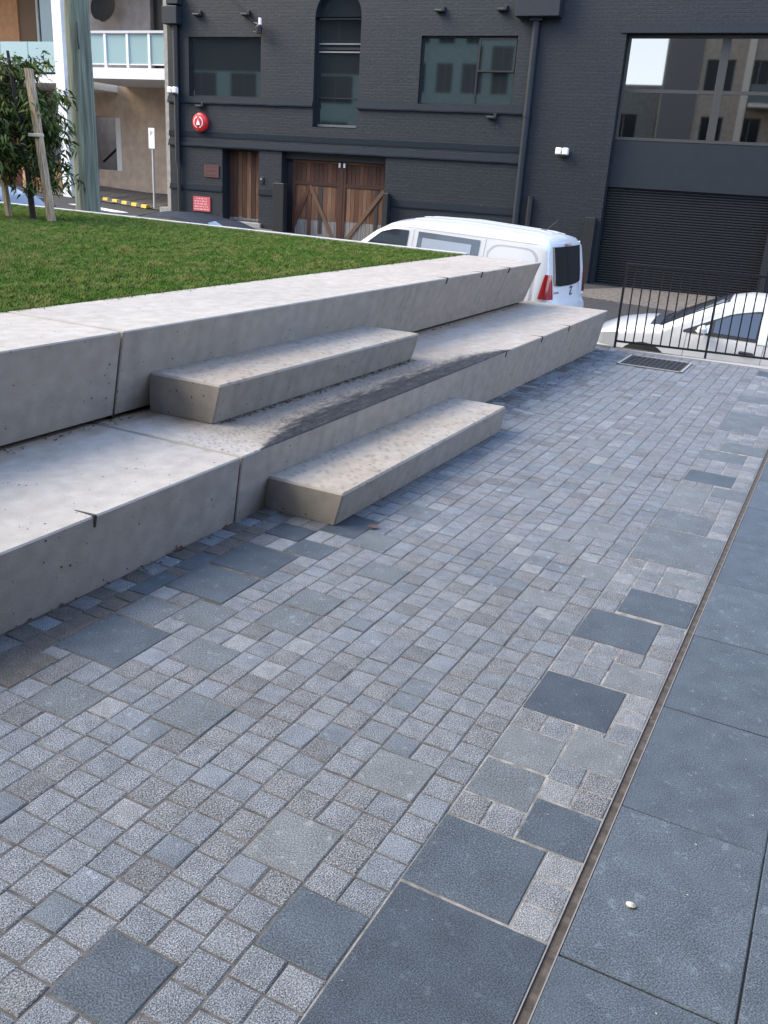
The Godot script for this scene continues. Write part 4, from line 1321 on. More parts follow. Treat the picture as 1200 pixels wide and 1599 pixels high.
	box(st, Vector3(-20.75, -0.2, -0.3), Vector3(-20.43, 0.3, -0.02))
	var pw := thing("party_wall_corner", "narrow pale rendered wall end between tan apartments and charcoal building", "wall", sf(0, 0, 0), TURN)
	add("render", commit(st, mat(0.45, 0.42, 0.36, 0.85, {"tex": T.mottle, "tri": 0.7})), pw)
	tag(lane_slab(), "", "", "", "structure")
	# dish on the balcony
	var d := thing("satellite_dish", "black satellite dish on the wall above the glass balcony", "satellite dish", sf(-26.35, 6.85, -4.4), TURN)
	st = new_st()
	lathe(st, [Vector2(0.001, 0.0), Vector2(0.25, 0.03), Vector2(0.42, 0.085), Vector2(0.53, 0.14), Vector2(0.535, 0.12), Vector2(0.3, 0.0), Vector2(0.001, -0.04)], 28, Transform3D(Basis(Vector3.UP, 0.05) * Basis(Vector3.RIGHT, PI / 2 - 0.2), Vector3.ZERO))
	add("reflector", commit(st, mat(0.02, 0.018, 0.017, 0.6)), d)
	st = new_st()
	tube(st, [Vector3(0, -0.5, 0.0), Vector3(-0.1, -0.45, 0.5), Vector3(-0.15, -0.35, 0.55)], 0.025, 6)
	tube(st, [Vector3(0, 0, -0.03), Vector3(0.1, -0.3, -0.45)], 0.035, 6)
	add("feed_arm", commit(st, mat(0.5, 0.42, 0.38, 0.5)), d)

func lane_slab() -> MeshInstance3D:
	var st := new_st()
	for i in 10:
		var a := lerpf(-28.0, -20.3, i / 10.0)
		var b := lerpf(-28.0, -20.3, (i + 1) / 10.0)
		quad(st, sf(a, g(a) + 0.03, -1.9), sf(b, g(b) + 0.03, -1.7), sf(b, g(b) + 0.3, -5.0), sf(a, g(a) + 0.3, -5.0))
	return add("side_lane", commit(st, M.path), self)

func block_face(b: Node3D, wallm: Material, glass: Material, w: float, h: float, cols: int, rows: int, sill: float) -> void:
	var st := new_st()
	var holes := []
	for i in cols:
		for j in rows:
			var x := (i + 0.5) * w / cols
			var y := sill + j * 3.1
			var hw := w / cols * (0.3 if (i + j) % 3 else 0.38)
			holes.append([x - hw, x + hw, y, y + 1.9])
	facade(st, 0, w, -2, h, holes)
	var wl := add("wall", shifted(st.commit(), Vector3.ZERO, wallm), b)
	st = new_st()
	for q in holes: reveal(st, q, 0.2)
	quad(st, Vector3(w, -2, 0), Vector3(w, -2, -6), Vector3(w, h, -6), Vector3(w, h, 0))
	quad(st, Vector3(0, -2, -6), Vector3(0, -2, 0), Vector3(0, h, 0), Vector3(0, h, -6))
	quad(st, Vector3(0, h, 0), Vector3(w, h, 0), Vector3(w, h, -6), Vector3(0, h, -6))
	quad(st, Vector3(w, -2, -6), Vector3(0, -2, -6), Vector3(0, h, -6), Vector3(w, h, -6))
	add("side_and_roof", commit(st, wallm), wl)
	var fm := mat(0.12, 0.12, 0.12, 0.5)
	for q in holes:
		st = new_st()
		frame(st, q[0], q[1], q[2], q[3], -0.2, -0.12, 0.06)
		box(st, Vector3((q[0] + q[1]) / 2 - 0.03, q[2] + 0.06, -0.2), Vector3((q[0] + q[1]) / 2 + 0.03, q[3] - 0.06, -0.12))
		var wn := add("window", commit(st, fm), b)
		pane(wn, q[0] + 0.06, q[1] - 0.06, q[2] + 0.06, q[3] - 0.06, -0.17, glass)

func reflected_blocks() -> void:
	# the buildings behind the camera that the windows mirror and that shade the plaza
	var pale := mat(0.46, 0.37, 0.28, 0.8, {"tex": T.mottle, "tri": 0.4})
	var glass := mat(0.012, 0.014, 0.017, 0.2, {"spec": 0.3})
	var b := thing("plaza_apartments", "tall pale apartments mirrored in the wide window over the roller door", "building", Vector3(10.5, 0, 11.0), PI)
	block_face(b, pale, glass, 19.3, 15.0, 9, 4, 1.2)
	for q in [[1.0, 1.35, 0.16], [5.6, 6.0, 0.2], [9.6, 11.2, 0.12], [14.3, 14.7, 0.2], [17.2, 19.2, 0.1]]:
		add("facade_panel", boxm(Vector3(q[0], -1.0, 0.003), Vector3(q[1], 14.6, q[2]), mat(0.6, 0.52, 0.42, 0.7) if q[2] > 0.15 else mat(0.13, 0.12, 0.11, 0.7)), b)
	for q in [[2.2, 5.4, 3.6], [11.4, 14.2, 6.7], [2.2, 5.4, 9.8], [6.2, 9.4, 6.7]]:
		add("balcony", boxm(Vector3(q[0], q[2], 0.003), Vector3(q[1], q[2] + 0.2, 1.3), mat(0.6, 0.55, 0.48, 0.7)), b)
		add("balcony_rail", boxm(Vector3(q[0], q[2] + 0.25, 1.24), Vector3(q[1], q[2] + 1.2, 1.28), mat(0.09, 0.1, 0.1, 0.3)), b)
	b = thing("plaza_side_wing", "dark brick wing along the open side of the plaza slabs", "building", Vector3(1.95, 0, -4.6), PI * 1.5)
	block_face(b, mat(0.05, 0.05, 0.05, 0.8, {"tex": T.mottle, "tri": 0.4}), glass, 17.0, 14.0, 5, 4, 1.0)
	b = thing("low_townhouses", "low pale green townhouses mirrored in the upper left window", "building", Vector3(-27.0, 0, 16.0), PI)
	block_face(b, mat(0.5, 0.58, 0.5, 0.8, {"tex": T.mottle, "tri": 0.4}), glass, 34.0, 8.5, 9, 3, 0.3)
	b = thing("grey_townhouses", "grey low houses mirrored low in the left end of the wide window", "building", Vector3(-7.0, 0, 16.5), PI)
	block_face(b, mat(0.2, 0.21, 0.2, 0.8, {"tex": T.mottle, "tri": 0.4}), glass, 12.0, 8.4, 4, 2, 1.6)
	b = thing("pale_tower", "pale green tower with panels mirrored in the awning window", "building", Vector3(-19.0, 0, 15.5), PI)
	block_face(b, mat(0.5, 0.58, 0.5, 0.8, {"tex": T.mottle, "tri": 0.4}), glass, 8.0, 16.0, 4, 5, 1.2)
	b = thing("dark_warehouse", "dark tall warehouse behind the townhouses mirrored in the arched window", "building", Vector3(-27.0, 0, 26.0), PI)
	block_face(b, mat(0.02, 0.023, 0.03, 0.8), glass, 40.0, 24.0, 6, 3, 12.0)

# ---------------------------------------------------------------- railing
func railing() -> void:
	var r := thing("steel_railing", "black steel picket railing along the street edge of the plaza", "railing")
	var a := Vector3(-2.267, 0, -10.197)
	var b := Vector3(-1.29, 0, -10.301)
	var dir := (b - a).normalized()
	var span := (b - a).length()
	var top := 0.925
	for k in 4:
		var p := a + dir * span * k
		var st := new_st()
		bar(st, p, p + Vector3(0, top, 0), 0.0125, dir)
		add("post", commit(st, M.blackmetal), r)
		if k == 3: break
		for i in range(1, 10):
			var q := p + dir * span * i / 10.0
			st = new_st()
			bar(st, q + Vector3(0, 0.08, 0), q + Vector3(0, top - 0.012, 0), 0.007, dir)
			add("picket", commit(st, M.blackmetal), r)
	for y in [[top - 0.006, 0.014, "top_rail"], [0.078, 0.011, "bottom_rail"]]:
		var st := new_st()
		var p := a + Vector3(0, y[0], 0)
		var q := a + dir * span * 3 + Vector3(0, y[0], 0)
		var side := Vector3(-dir.z, 0, dir.x) * 0.012
		var u := Vector3(0, y[1], 0)
		hexa(st, [p + side - u, q + side - u, q - side - u, p - side - u, p + side + u, q + side + u, q - side + u, p - side + u])
		add(y[2], commit(st, M.blackmetal), r)

func bar(st: SurfaceTool, p: Vector3, q: Vector3, h: float, dir: Vector3) -> void:
	var s := Vector3(-dir.z, 0, dir.x) * h
	var d := dir * h
	hexa(st, [p - d + s, p + d + s, p + d - s, p - d - s, q - d + s, q + d + s, q + d - s, q - d - s])

# ---------------------------------------------------------------- vehicles
# local frame: x from the nose (0) to the tail, y up from the road, z across; the nose points along the street to the left
class Hull:
	var top: Array          # roofline (x, y)
	var wid: Array          # half width (x, w)
	var belt := 1.0
	var roof := 1.8
	var tum := 0.2          # how far the sides lean in between belt and roof
	var sill := 0.2
	var rr := 0.12          # roof edge rounding
	func it(a: Array, x: float) -> float:
		if x <= a[0][0]: return a[0][1]
		for i in a.size() - 1:
			if x <= a[i + 1][0]: return lerpf(a[i][1], a[i + 1][1], (x - a[i][0]) / (a[i + 1][0] - a[i][0]))
		return a[-1][1]
	func hw(x: float, y: float) -> float:
		var w := it(wid, x)
		var up := maxf(0.0, y - belt) / (roof - belt)
		var low := maxf(0.0, 0.5 - y)
		return w - tum * pow(up, 1.25) - low * low * 0.35
	func tp(x: float) -> float: return it(top, x)
	func section(x: float) -> Array:      # from the near sill over the roof to the far sill
		var t := tp(x)
		var r := minf(rr, (t - sill) * 0.45)
		var pts := []
		for i in 9:
			var y := lerpf(sill, t - r, i / 8.0)
			pts.append(Vector3(x, y, hw(x, y)))
		var w := hw(x, t - r)
		for i in range(1, 6):
			var a := PI / 2 * i / 5.0
			pts.append(Vector3(x, t - r + r * sin(a) , w - r * 1.5 * (1 - cos(a))))
		var we := w - r * 1.5
		for i in range(1, 7):
			var z := we * (1 - i / 6.0)
			pts.append(Vector3(x, crown(x, z), z))
		var n := pts.size()
		for i in range(n - 2, -1, -1): pts.append(Vector3(x, pts[i].y, -pts[i].z))
		return pts
	func crown(x: float, z: float) -> float:
		var t := tp(x)
		var r := minf(rr, (t - sill) * 0.45)
		var we := maxf(0.05, hw(x, t - r) - r * 1.5)
		return t + 0.045 * (1 - minf(1.0, (z / we) * (z / we)))

func hull_mesh(h: Hull, m: Material, step := 0.07) -> ArrayMesh:
	var xs := []
	for a in [h.top, h.wid]: for p in a: xs.append(p[0])
	var x: float = h.top[0][0]
	while x < h.top[-1][0]:
		xs.append(x)
		x += step
	xs.sort()
	var cl := [xs[0]]
	for v in xs: if v - cl[-1] > 0.008: cl.append(v)
	var st := new_st()
	st.set_smooth_group(0)
	var prev: Array = h.section(cl[0])
	for i in range(1, cl.size()):
		var cur: Array = h.section(cl[i])
		for k in prev.size() - 1:
			var q := [prev[k], cur[k], cur[k + 1], prev[k + 1]]
			for t in [0, 2, 1, 0, 3, 2]: st.add_vertex(q[t])
		prev = cur
	for e in 2:
		var s: Array = h.section(cl[0] if e == 0 else cl[-1])
		var n := s.size()
		for k in n / 2:
			var q := [s[k], s[k + 1], s[n - 2 - k], s[n - 1 - k]]
			var o := [0, 1, 2, 0, 2, 3] if e == 1 else [0, 2, 1, 0, 3, 2]
			for t in o: st.add_vertex(q[t])
	st.index()
	st.generate_normals()
	return commit(st, m)

func side_patch(h: Hull, x0: float, x1: float, lo: Callable, hi: Callable, off: float, m: Material, near := true, nx := 16, ny := 5) -> ArrayMesh:
	var st := new_st()
	var sg := 1.0 if near else -1.0
	var f := func(u, v):
		var x := lerpf(x0, x1, u if near else 1.0 - u)
		var y: float = lerpf(lo.call(x), hi.call(x), v)
		return Vector3(x, y, sg * (h.hw(x, y) + off))
	grid(st, nx, ny, f)
	return commit(st, m)

func top_patch(h: Hull, x0: float, x1: float, z0: Callable, off: Vector3, m: Material) -> ArrayMesh:
	var st := new_st()
	grid(st, 14, 12, func(u, v):
		var x := lerpf(x0, x1, u)
		var z: float = lerpf(z0.call(x), -z0.call(x), v)
		return Vector3(x, h.crown(x, z), z) + off)
	return commit(st, m)

func wheel(parent: Node, x: float, r: float, z: float, sg: float) -> void:
	var st := new_st()
	var xf := Transform3D(Basis(Vector3.RIGHT, PI / 2 * sg), Vector3(x, r, z))
	lathe(st, [Vector2(0.02, -0.2), Vector2(r * 0.95, -0.2), Vector2(r, -0.16), Vector2(r, -0.02), Vector2(r * 0.94, 0.015), Vector2(r * 0.66, 0.01)], 28, xf)
	var w := add("wheel", commit(st, M.rubber), parent)
	st = new_st()
	lathe(st, [Vector2(r * 0.66, 0.01), Vector2(r * 0.6, -0.03), Vector2(r * 0.2, -0.01), Vector2(0.001, 0.0)], 20, xf)
	add("rim", commit(st, mat(0.35, 0.35, 0.36, 0.35, {"metal": 0.8})), w)

func arch(parent: Node, h: Hull, x: float, r: float, rad: float, sg: float) -> void:
	var st := new_st()
	var n := 18
	for i in n:
		var a := PI * i / n
		var b := PI * (i + 1) / n
		var v := []
		for e in [[a, 0.0], [a, 1.0], [b, 1.0], [b, 0.0]]:
			var p := Vector2(x + cos(e[0]) * rad * e[1], r + sin(e[0]) * rad * e[1])
			v.append(Vector3(p.x, p.y, sg * (h.hw(p.x, p.y) + 0.004)))
		if sg > 0: quad(st, v[0], v[1], v[2], v[3])
		else: quad(st, v[3], v[2], v[1], v[0])
	add("wheel_arch", commit(st, M.rubber), parent)

func vehicles() -> void:
	# ---- white van
	var at_s := -8.97
	var van := thing("parked_van", "white panel van parked at the kerb behind the end of the terraces", "van", sf(at_s, g(-6.0) + 0.112, 12.62 - 0.93), TURN)
	# it stands a little askew to the kerb, turned about its near rear corner
	var keep := van.position + Basis.from_euler(Vector3(0, TURN, SL * 0.8)) * Vector3(4.4, 0, 0.9)
	van.rotation = Vector3(0, TURN - 0.075, SL * 0.8)
	van.position = keep - van.basis * Vector3(4.4, 0, 0.9)
	var h := Hull.new()
	h.top = [[0.0, 0.45], [0.03, 0.72], [0.2, 0.93], [0.95, 1.10], [1.25, 1.32], [1.6, 1.60], [1.85, 1.735], [2.15, 1.80], [2.9, 1.835], [4.0, 1.81], [4.25, 1.775], [4.34, 1.70], [4.42, 1.3], [4.47, 0.95], [4.52, 0.9], [4.54, 0.45]]
	h.wid = [[0.0, 0.5], [0.12, 0.74], [0.4, 0.88], [1.0, 0.93], [4.0, 0.93], [4.3, 0.91], [4.42, 0.87], [4.54, 0.78]]
	h.belt = 1.05; h.roof = 1.83; h.tum = 0.14; h.rr = 0.13
	add("body", hull_mesh(h, M.paint, 0.05), van)
	var grey_glass := mat(0.20, 0.23, 0.27, 0.05, {"metal": 0.5})
	for s in [true, false]:
		add("cab_window", side_patch(h, 1.38, 2.2, func(x): return 1.1 + 0.02 * x, func(x): return minf(1.66, itp([[1.38, 1.27], [1.75, 1.60], [1.95, 1.655], [2.2, 1.67]], x)), 0.008, M.glass_car, s), van)
		var sw := add("side_window", side_patch(h, 2.36, 3.34, func(_x): return 1.12, func(x): return 1.68 - 0.006 * x, 0.008, grey_glass, s), van)
		add("window_inset", side_patch(h, 2.44, 3.22, func(_x): return 1.14, func(_x): return 1.585, 0.011, mat(0.42, 0.46, 0.53, 0.1, {"metal": 0.35}), s), sw)
		add("pressed_panel", side_patch(h, 3.5, 4.2, func(_x): return 0.85, func(x): return 1.62 - 0.12 * pow(absf(x - 3.85) / 0.35, 6.0), 0.006, M.paint, s, 24, 8), van)
		add("gutter_line", side_patch(h, 1.9, 4.24, func(_x): return 1.705, func(_x): return 1.712, 0.004, mat(0.42, 0.43, 0.45, 0.5), s, 20, 1), van)
		var rim := mat(0.36, 0.37, 0.39, 0.5)
		add("pressed_outline", side_patch(h, 3.47, 4.23, func(_x): return 0.84, func(x): return 1.645 - 0.12 * pow(absf(x - 3.85) / 0.38, 6.0), 0.003, rim, s, 24, 8), van)
		add("door_handle", side_patch(h, 2.08, 2.22, func(_x): return 0.93, func(_x): return 0.965, 0.022, M.black, s, 2, 2), van)
		add("rubbing_strip", side_patch(h, 1.0, 4.2, func(_x): return 0.62, func(_x): return 0.68, 0.012, M.rubber, s, 20, 1), van)
		for x in [2.28, 3.42]: add("panel_gap", side_patch(h, x, x + 0.008, func(_x): return 0.4, func(_x): return 1.69, 0.002, mat(0.3, 0.3, 0.31, 0.6), s, 1, 10), van)
	add("windscreen", top_patch(h, 1.02, 1.80, func(x): return lerpf(0.70, 0.62, (x - 1.0) / 0.8), Vector3(-0.006, 0.006, 0), M.glass_car), van)
	# tailgate glass, following the rear
	var rear := func(y): return itp([[0.45, 4.54], [0.9, 4.52], [0.95, 4.47], [1.3, 4.42], [1.70, 4.34], [1.775, 4.25]], y)
	var rear_patch := func(y0: float, y1: float, z0a: float, z0b: float, z1a: float, z1b: float, off: float, m: Material, bow: float) -> ArrayMesh:
		var st := new_st()
		grid(st, 12, 8, func(u, v):
			var y := lerpf(y0, y1, v)
			var z := lerpf(lerpf(z0a, z0b, v), lerpf(z1a, z1b, v), u)
			y -= bow * (1 - v) * (1.0 - pow(absf(z) / 0.8, 2.0))
			return Vector3(rear.call(y) + off + 0.025 * (1.0 - z * z / 0.7) - 0.06 * pow(absf(z) / 0.75, 6.0), y, z))
		return commit(st, m)
	add("tailgate_window", rear_patch.call(1.20, 1.685, 0.80, 0.72, -0.80, -0.72, 0.016, mat(0.015, 0.015, 0.016, 0.05, {"spec": 0.4}), 0.05), van)
	add("tailgate", rear_patch.call(0.55, 1.15, 0.66, 0.70, -0.66, -0.70, 0.006, M.paint, 0.0), van)
	add("brake_light", rear_patch.call(1.695, 1.725, 0.12, 0.12, -0.06, -0.06, 0.03, M.redlens, 0.0), van)
	add("nameplate", rear_patch.call(1.065, 1.085, 0.62, 0.62, 0.46, 0.46, 0.014, mat(0.12, 0.12, 0.12, 0.4), 0.0), van)
	var bst := new_st()
	tube(bst, [Vector3(4.495, 1.12, -0.02), Vector3(4.495, 1.13, -0.09), Vector3(4.495, 1.06, -0.05), Vector3(4.495, 1.02, -0.02), Vector3(4.495, 1.02, -0.12)], 0.012, 6)
	add("badge", commit(bst, mat(0.15, 0.15, 0.16, 0.3, {"metal": 0.6})), van)
	for s in [1.0, -1.0]:
		var st := new_st()
		grid(st, 10, 8, func(u, v):
			var y := lerpf(1.0, 1.33, v if s > 0 else 1.0 - v)
			var q: float = (y - 1.0) / 0.33
			var x0 := lerpf(4.33, 4.37, q)          # the lamp narrows upwards
			var inner := lerpf(0.73, 0.78, q)
			var t: float = u * PI / 2
			var x: float = x0 + (rear.call(y) + 0.03 - x0) * sin(t)
			var z: float = inner + (h.hw(x0, y) + 0.02 - inner) * cos(t)
			return Vector3(x, y, z * s))
		var tl := add("tail_light", commit(st, M.redlens), van)
		st = new_st()
		bbox(st, Vector3(4.4, 0.965, s * 0.78 - 0.05), Vector3(4.47, 1.0, s * 0.78 + 0.05), 0.01)
		add("reversing_light", commit(st, M.white), tl)
		wheel(van, 0.86, 0.31, 0.85 * s, s); wheel(van, 3.75, 0.31, 0.85 * s, s)
		arch(van, h, 0.86, 0.31, 0.38, s); arch(van, h, 3.75, 0.31, 0.38, s)
	bst = new_st()
	tube(bst, [Vector3(3.97, 1.84, -0.05), Vector3(4.14, 2.02, -0.05)], 0.005, 6)
	bbox(bst, Vector3(3.9, 1.835, -0.08), Vector3(3.98, 1.865, -0.02), 0.01)
	add("aerial", commit(bst, M.black), van)
	for z in [-0.45, -0.15, 0.15, 0.45]:
		var rst := new_st()
		grid(rst, 24, 2, func(u, v):
			var x := lerpf(2.1, 4.15, u)
			var zz: float = z + 0.018 * (1.0 - 2.0 * v)
			return Vector3(x, h.crown(x, zz) + (0.009 if absf(v - 0.5) < 0.2 else 0.002), zz))
		add("roof_rib", commit(rst, M.paint), van)
	add("rear_bumper", boxm(Vector3(4.4, 0.35, -0.85), Vector3(4.6, 0.55, 0.85), mat(0.1, 0.1, 0.1, 0.6), 0.05), van)
	# ---- white hatchback, then two dark cars of the same build
	var car := sedan(M.paint, "parked_car", "white small car parked on the street behind the black railing", -3.90, 12.66)
	sedan(mat(0.008, 0.008, 0.009, 0.45, {"spec": 0.22}), "parked_car", "black car whose roof just shows above the lawn edging in front of the timber door", -13.45, 12.6)
	sedan(mat(0.008, 0.012, 0.026, 0.4, {"spec": 0.25}), "parked_car", "dark navy car behind the staked young tree at the left", -18.3, 12.6)

func sedan(paint: Material, called: String, label: String, s: float, near_d: float) -> Node3D:
	var car := thing(called, label, "car", sf(s, g(s + 2.0) + 2.0 * absf(SL) - (0.09 if s < -10.0 else 0.0), near_d - 0.86), TURN, "cars parked along the near kerb")
	car.rotation = Vector3(0, TURN, SL)
	var h := Hull.new()
	h.top = [[0.0, 0.42], [0.02, 0.58], [0.1, 0.70], [0.3, 0.80], [0.6, 0.875], [0.95, 0.925], [1.25, 1.10], [1.65, 1.315], [1.95, 1.395], [2.4, 1.425], [3.0, 1.39], [3.4, 1.27], [3.8, 1.02], [4.1, 0.96], [4.25, 0.9], [4.3, 0.45]]
	h.wid = [[0.0, 0.42], [0.06, 0.58], [0.18, 0.70], [0.42, 0.80], [0.8, 0.845], [1.4, 0.86], [3.4, 0.86], [4.0, 0.80], [4.3, 0.66]]
	h.belt = 0.86; h.roof = 1.42; h.tum = 0.26; h.rr = 0.11
	add("body", hull_mesh(h, paint, 0.04), car)
	add("cowl_panel", top_patch(h, 0.80, 0.95, func(_x): return 0.66, Vector3(-0.002, 0.006, 0), M.black), car)
	add("windscreen", top_patch(h, 0.93, 1.72, func(x): return lerpf(0.72, 0.56, (x - 0.94) / 0.76), Vector3(-0.006, 0.008, 0), M.glass_car), car)
	add("rear_window", top_patch(h, 3.05, 3.72, func(x): return lerpf(0.5, 0.6, (x - 3.05) / 0.67), Vector3(0.006, 0.008, 0), M.glass_car), car)
	for near in [true, false]:
		var sg := 1.0 if near else -1.0
		add("window_surround", side_patch(h, 1.25, 3.3, func(x): return 0.905 + 0.012 * (x - 1.2), func(x): return itp([[1.25, 0.93], [1.5, 1.06], [1.8, 1.21], [2.1, 1.285], [2.5, 1.30], [2.9, 1.25], [3.3, 1.03]], x), 0.004, M.black, near, 24), car)
		add("front_side_window", side_patch(h, 1.62, 2.14, func(x): return 0.95 + 0.01 * (x - 1.5), func(x): return itp([[1.62, 1.10], [1.8, 1.185], [2.0, 1.245], [2.14, 1.262]], x), 0.008, M.glass_car, near), car)
		add("quarter_light", side_patch(h, 1.4, 1.56, func(_x): return 0.935, func(x): return itp([[1.4, 0.95], [1.56, 1.045]], x), 0.008, mat(0.55, 0.57, 0.6, 0.2), near, 4, 3), car)
		add("door_pillar", side_patch(h, 2.16, 2.30, func(_x): return 0.9, func(_x): return 1.3, 0.009, paint, near, 4, 5), car)
		add("rear_side_window", side_patch(h, 2.33, 3.1, func(_x): return 0.965, func(x): return itp([[2.33, 1.265], [2.6, 1.26], [2.9, 1.20], [3.1, 1.10]], x), 0.008, M.glass_car, near), car)
		add("door_handle", boxm(Vector3(1.98, 0.745, sg * 0.865 - 0.02), Vector3(2.16, 0.785, sg * 0.865 + 0.025), M.black, 0.012), car)
		var st := new_st()
		bbox(st, Vector3(1.43, 0.92, sg * 0.98 - 0.09), Vector3(1.55, 1.04, sg * 0.98 + 0.09), 0.035)
		add("door_mirror", commit(st, paint), car)
		st = new_st()
		grid(st, 8, 6, func(u, v):
			var x := lerpf(0.1, 0.42, u if near else 1 - u)
			var y := lerpf(0.56, lerpf(0.68, 0.76, (x - 0.1) / 0.32), v)
			return Vector3(x, y, sg * (h.hw(x, y) + 0.006)))
		add("headlight", commit(st, mat(0.5, 0.53, 0.55, 0.08, {"metal": 0.5})), car)
		wheel(car, 0.80, 0.31, 0.80 * sg, sg); wheel(car, 3.3, 0.31, 0.80 * sg, sg)
		arch(car, h, 0.80, 0.31, 0.375, sg); arch(car, h, 3.3, 0.31, 0.375, sg)
		for x in [1.30, 2.26]: add("door_gap", side_patch(h, x, x + 0.006, func(_x): return 0.3, func(_x): return 0.9, 0.002, mat(0.12, 0.12, 0.12, 0.6), near, 1, 6), car)
	var wst := new_st()
	for k in [[0.5, -0.15], [0.05, -0.55]]:
		tube(wst, [Vector3(0.97, h.crown(0.97, k[0]) + 0.02, k[0]), Vector3(1.12, h.crown(1.12, k[1]) + 0.02, k[1])], 0.008, 5)
	add("wiper", commit(wst, M.black), car)
	return car

# ---------------------------------------------------------------- poles and signs
func poles_and_signs() -> void:
	var p := thing("timber_power_pole", "tall grey green weathered timber pole standing behind the lawn edging", "power pole", sf(-11.83, g(-11.83), 13.32), 0.0)
	var bark := mat(0.25, 0.285, 0.215, 0.92, {"tex": T.bark, "nrm": T.bark_n, "ns": 0.9})
	var st := new_st()
	var hgt := 10.0
	grid(st, 22, 60, func(u, v):
		var a: float = -TAU * u
		var r: float = 0.198 - 0.045 * v + 0.006 * fnoise.get_noise_2d(cos(a) * 2.0 + sin(a) * 3.0, v * 30.0)
		return Vector3(cos(a) * r - 0.06 * v, v * hgt, -sin(a) * r * -1.0))
	var me := commit(st, bark)
	add("shaft", me, p)
	st = new_st()
	tube(st, [Vector3(0.13, 3.6, 0.15), Vector3(0.15, 3.75, 0.19), Vector3(0.12, 3.95, 0.16)], 0.012, 6)
	add("cable_staple", commit(st, M.black), p)
	# parking sign
	p = thing("parking_sign", "white parking sign plate on slim steel post beside the tan wall", "street sign", sf(-22.5, g(-22.5) + 0.0, -2.0), TURN)
	st = new_st()
	tube(st, [Vector3(0, 0, 0), Vector3(0, 2.4, 0)], 0.04, 10)
	add("post", commit(st, mat(0.55, 0.53, 0.5, 0.5)), p)
	st = new_st()
	bbox(st, Vector3(-0.13, 2.0, 0.042), Vector3(0.13, 2.66, 0.055), 0.005)
	var pl := add("plate", commit(st, mat(0.85, 0.85, 0.86, 0.4)), p)
	var tm := TextMesh.new()
	tm.text = "P"
	tm.font_size = 20
	tm.pixel_size = 0.009
	tm.depth = 0.004
	tm.material = mat(0.35, 0.2, 0.35, 0.6)
	add("letter", tm, pl).position = Vector3(0, 2.5, 0.058)
	# yellow and black wheel stop
	p = thing("wheel_stop", "yellow and black striped kerb strip at the mouth of the lane", "wheel stop", sf(-24.9, g(-24.9) + 0.03, -2.2), 0.0)
	var dir := (sf(-22.55, g(-22.55) + 0.03, -1.7) - p.position)
	var n := 9
	for i in n:
		var a := dir * (i / float(n))
		var b := dir * ((i + 1) / float(n))
		var s := Vector3(-dir.z, 0, dir.x).normalized() * 0.1
		var u := Vector3(0, 0.11, 0)
		st = new_st()
		hexa(st, [a + s, b + s, b - s, a - s, a + s * 0.7 + u, b + s * 0.7 + u, b - s * 0.7 + u, a - s * 0.7 + u])
		add("yellow_block" if i % 2 == 0 else "black_block", commit(st, mat(0.55, 0.38, 0.04, 0.6) if i % 2 == 0 else M.black), p)

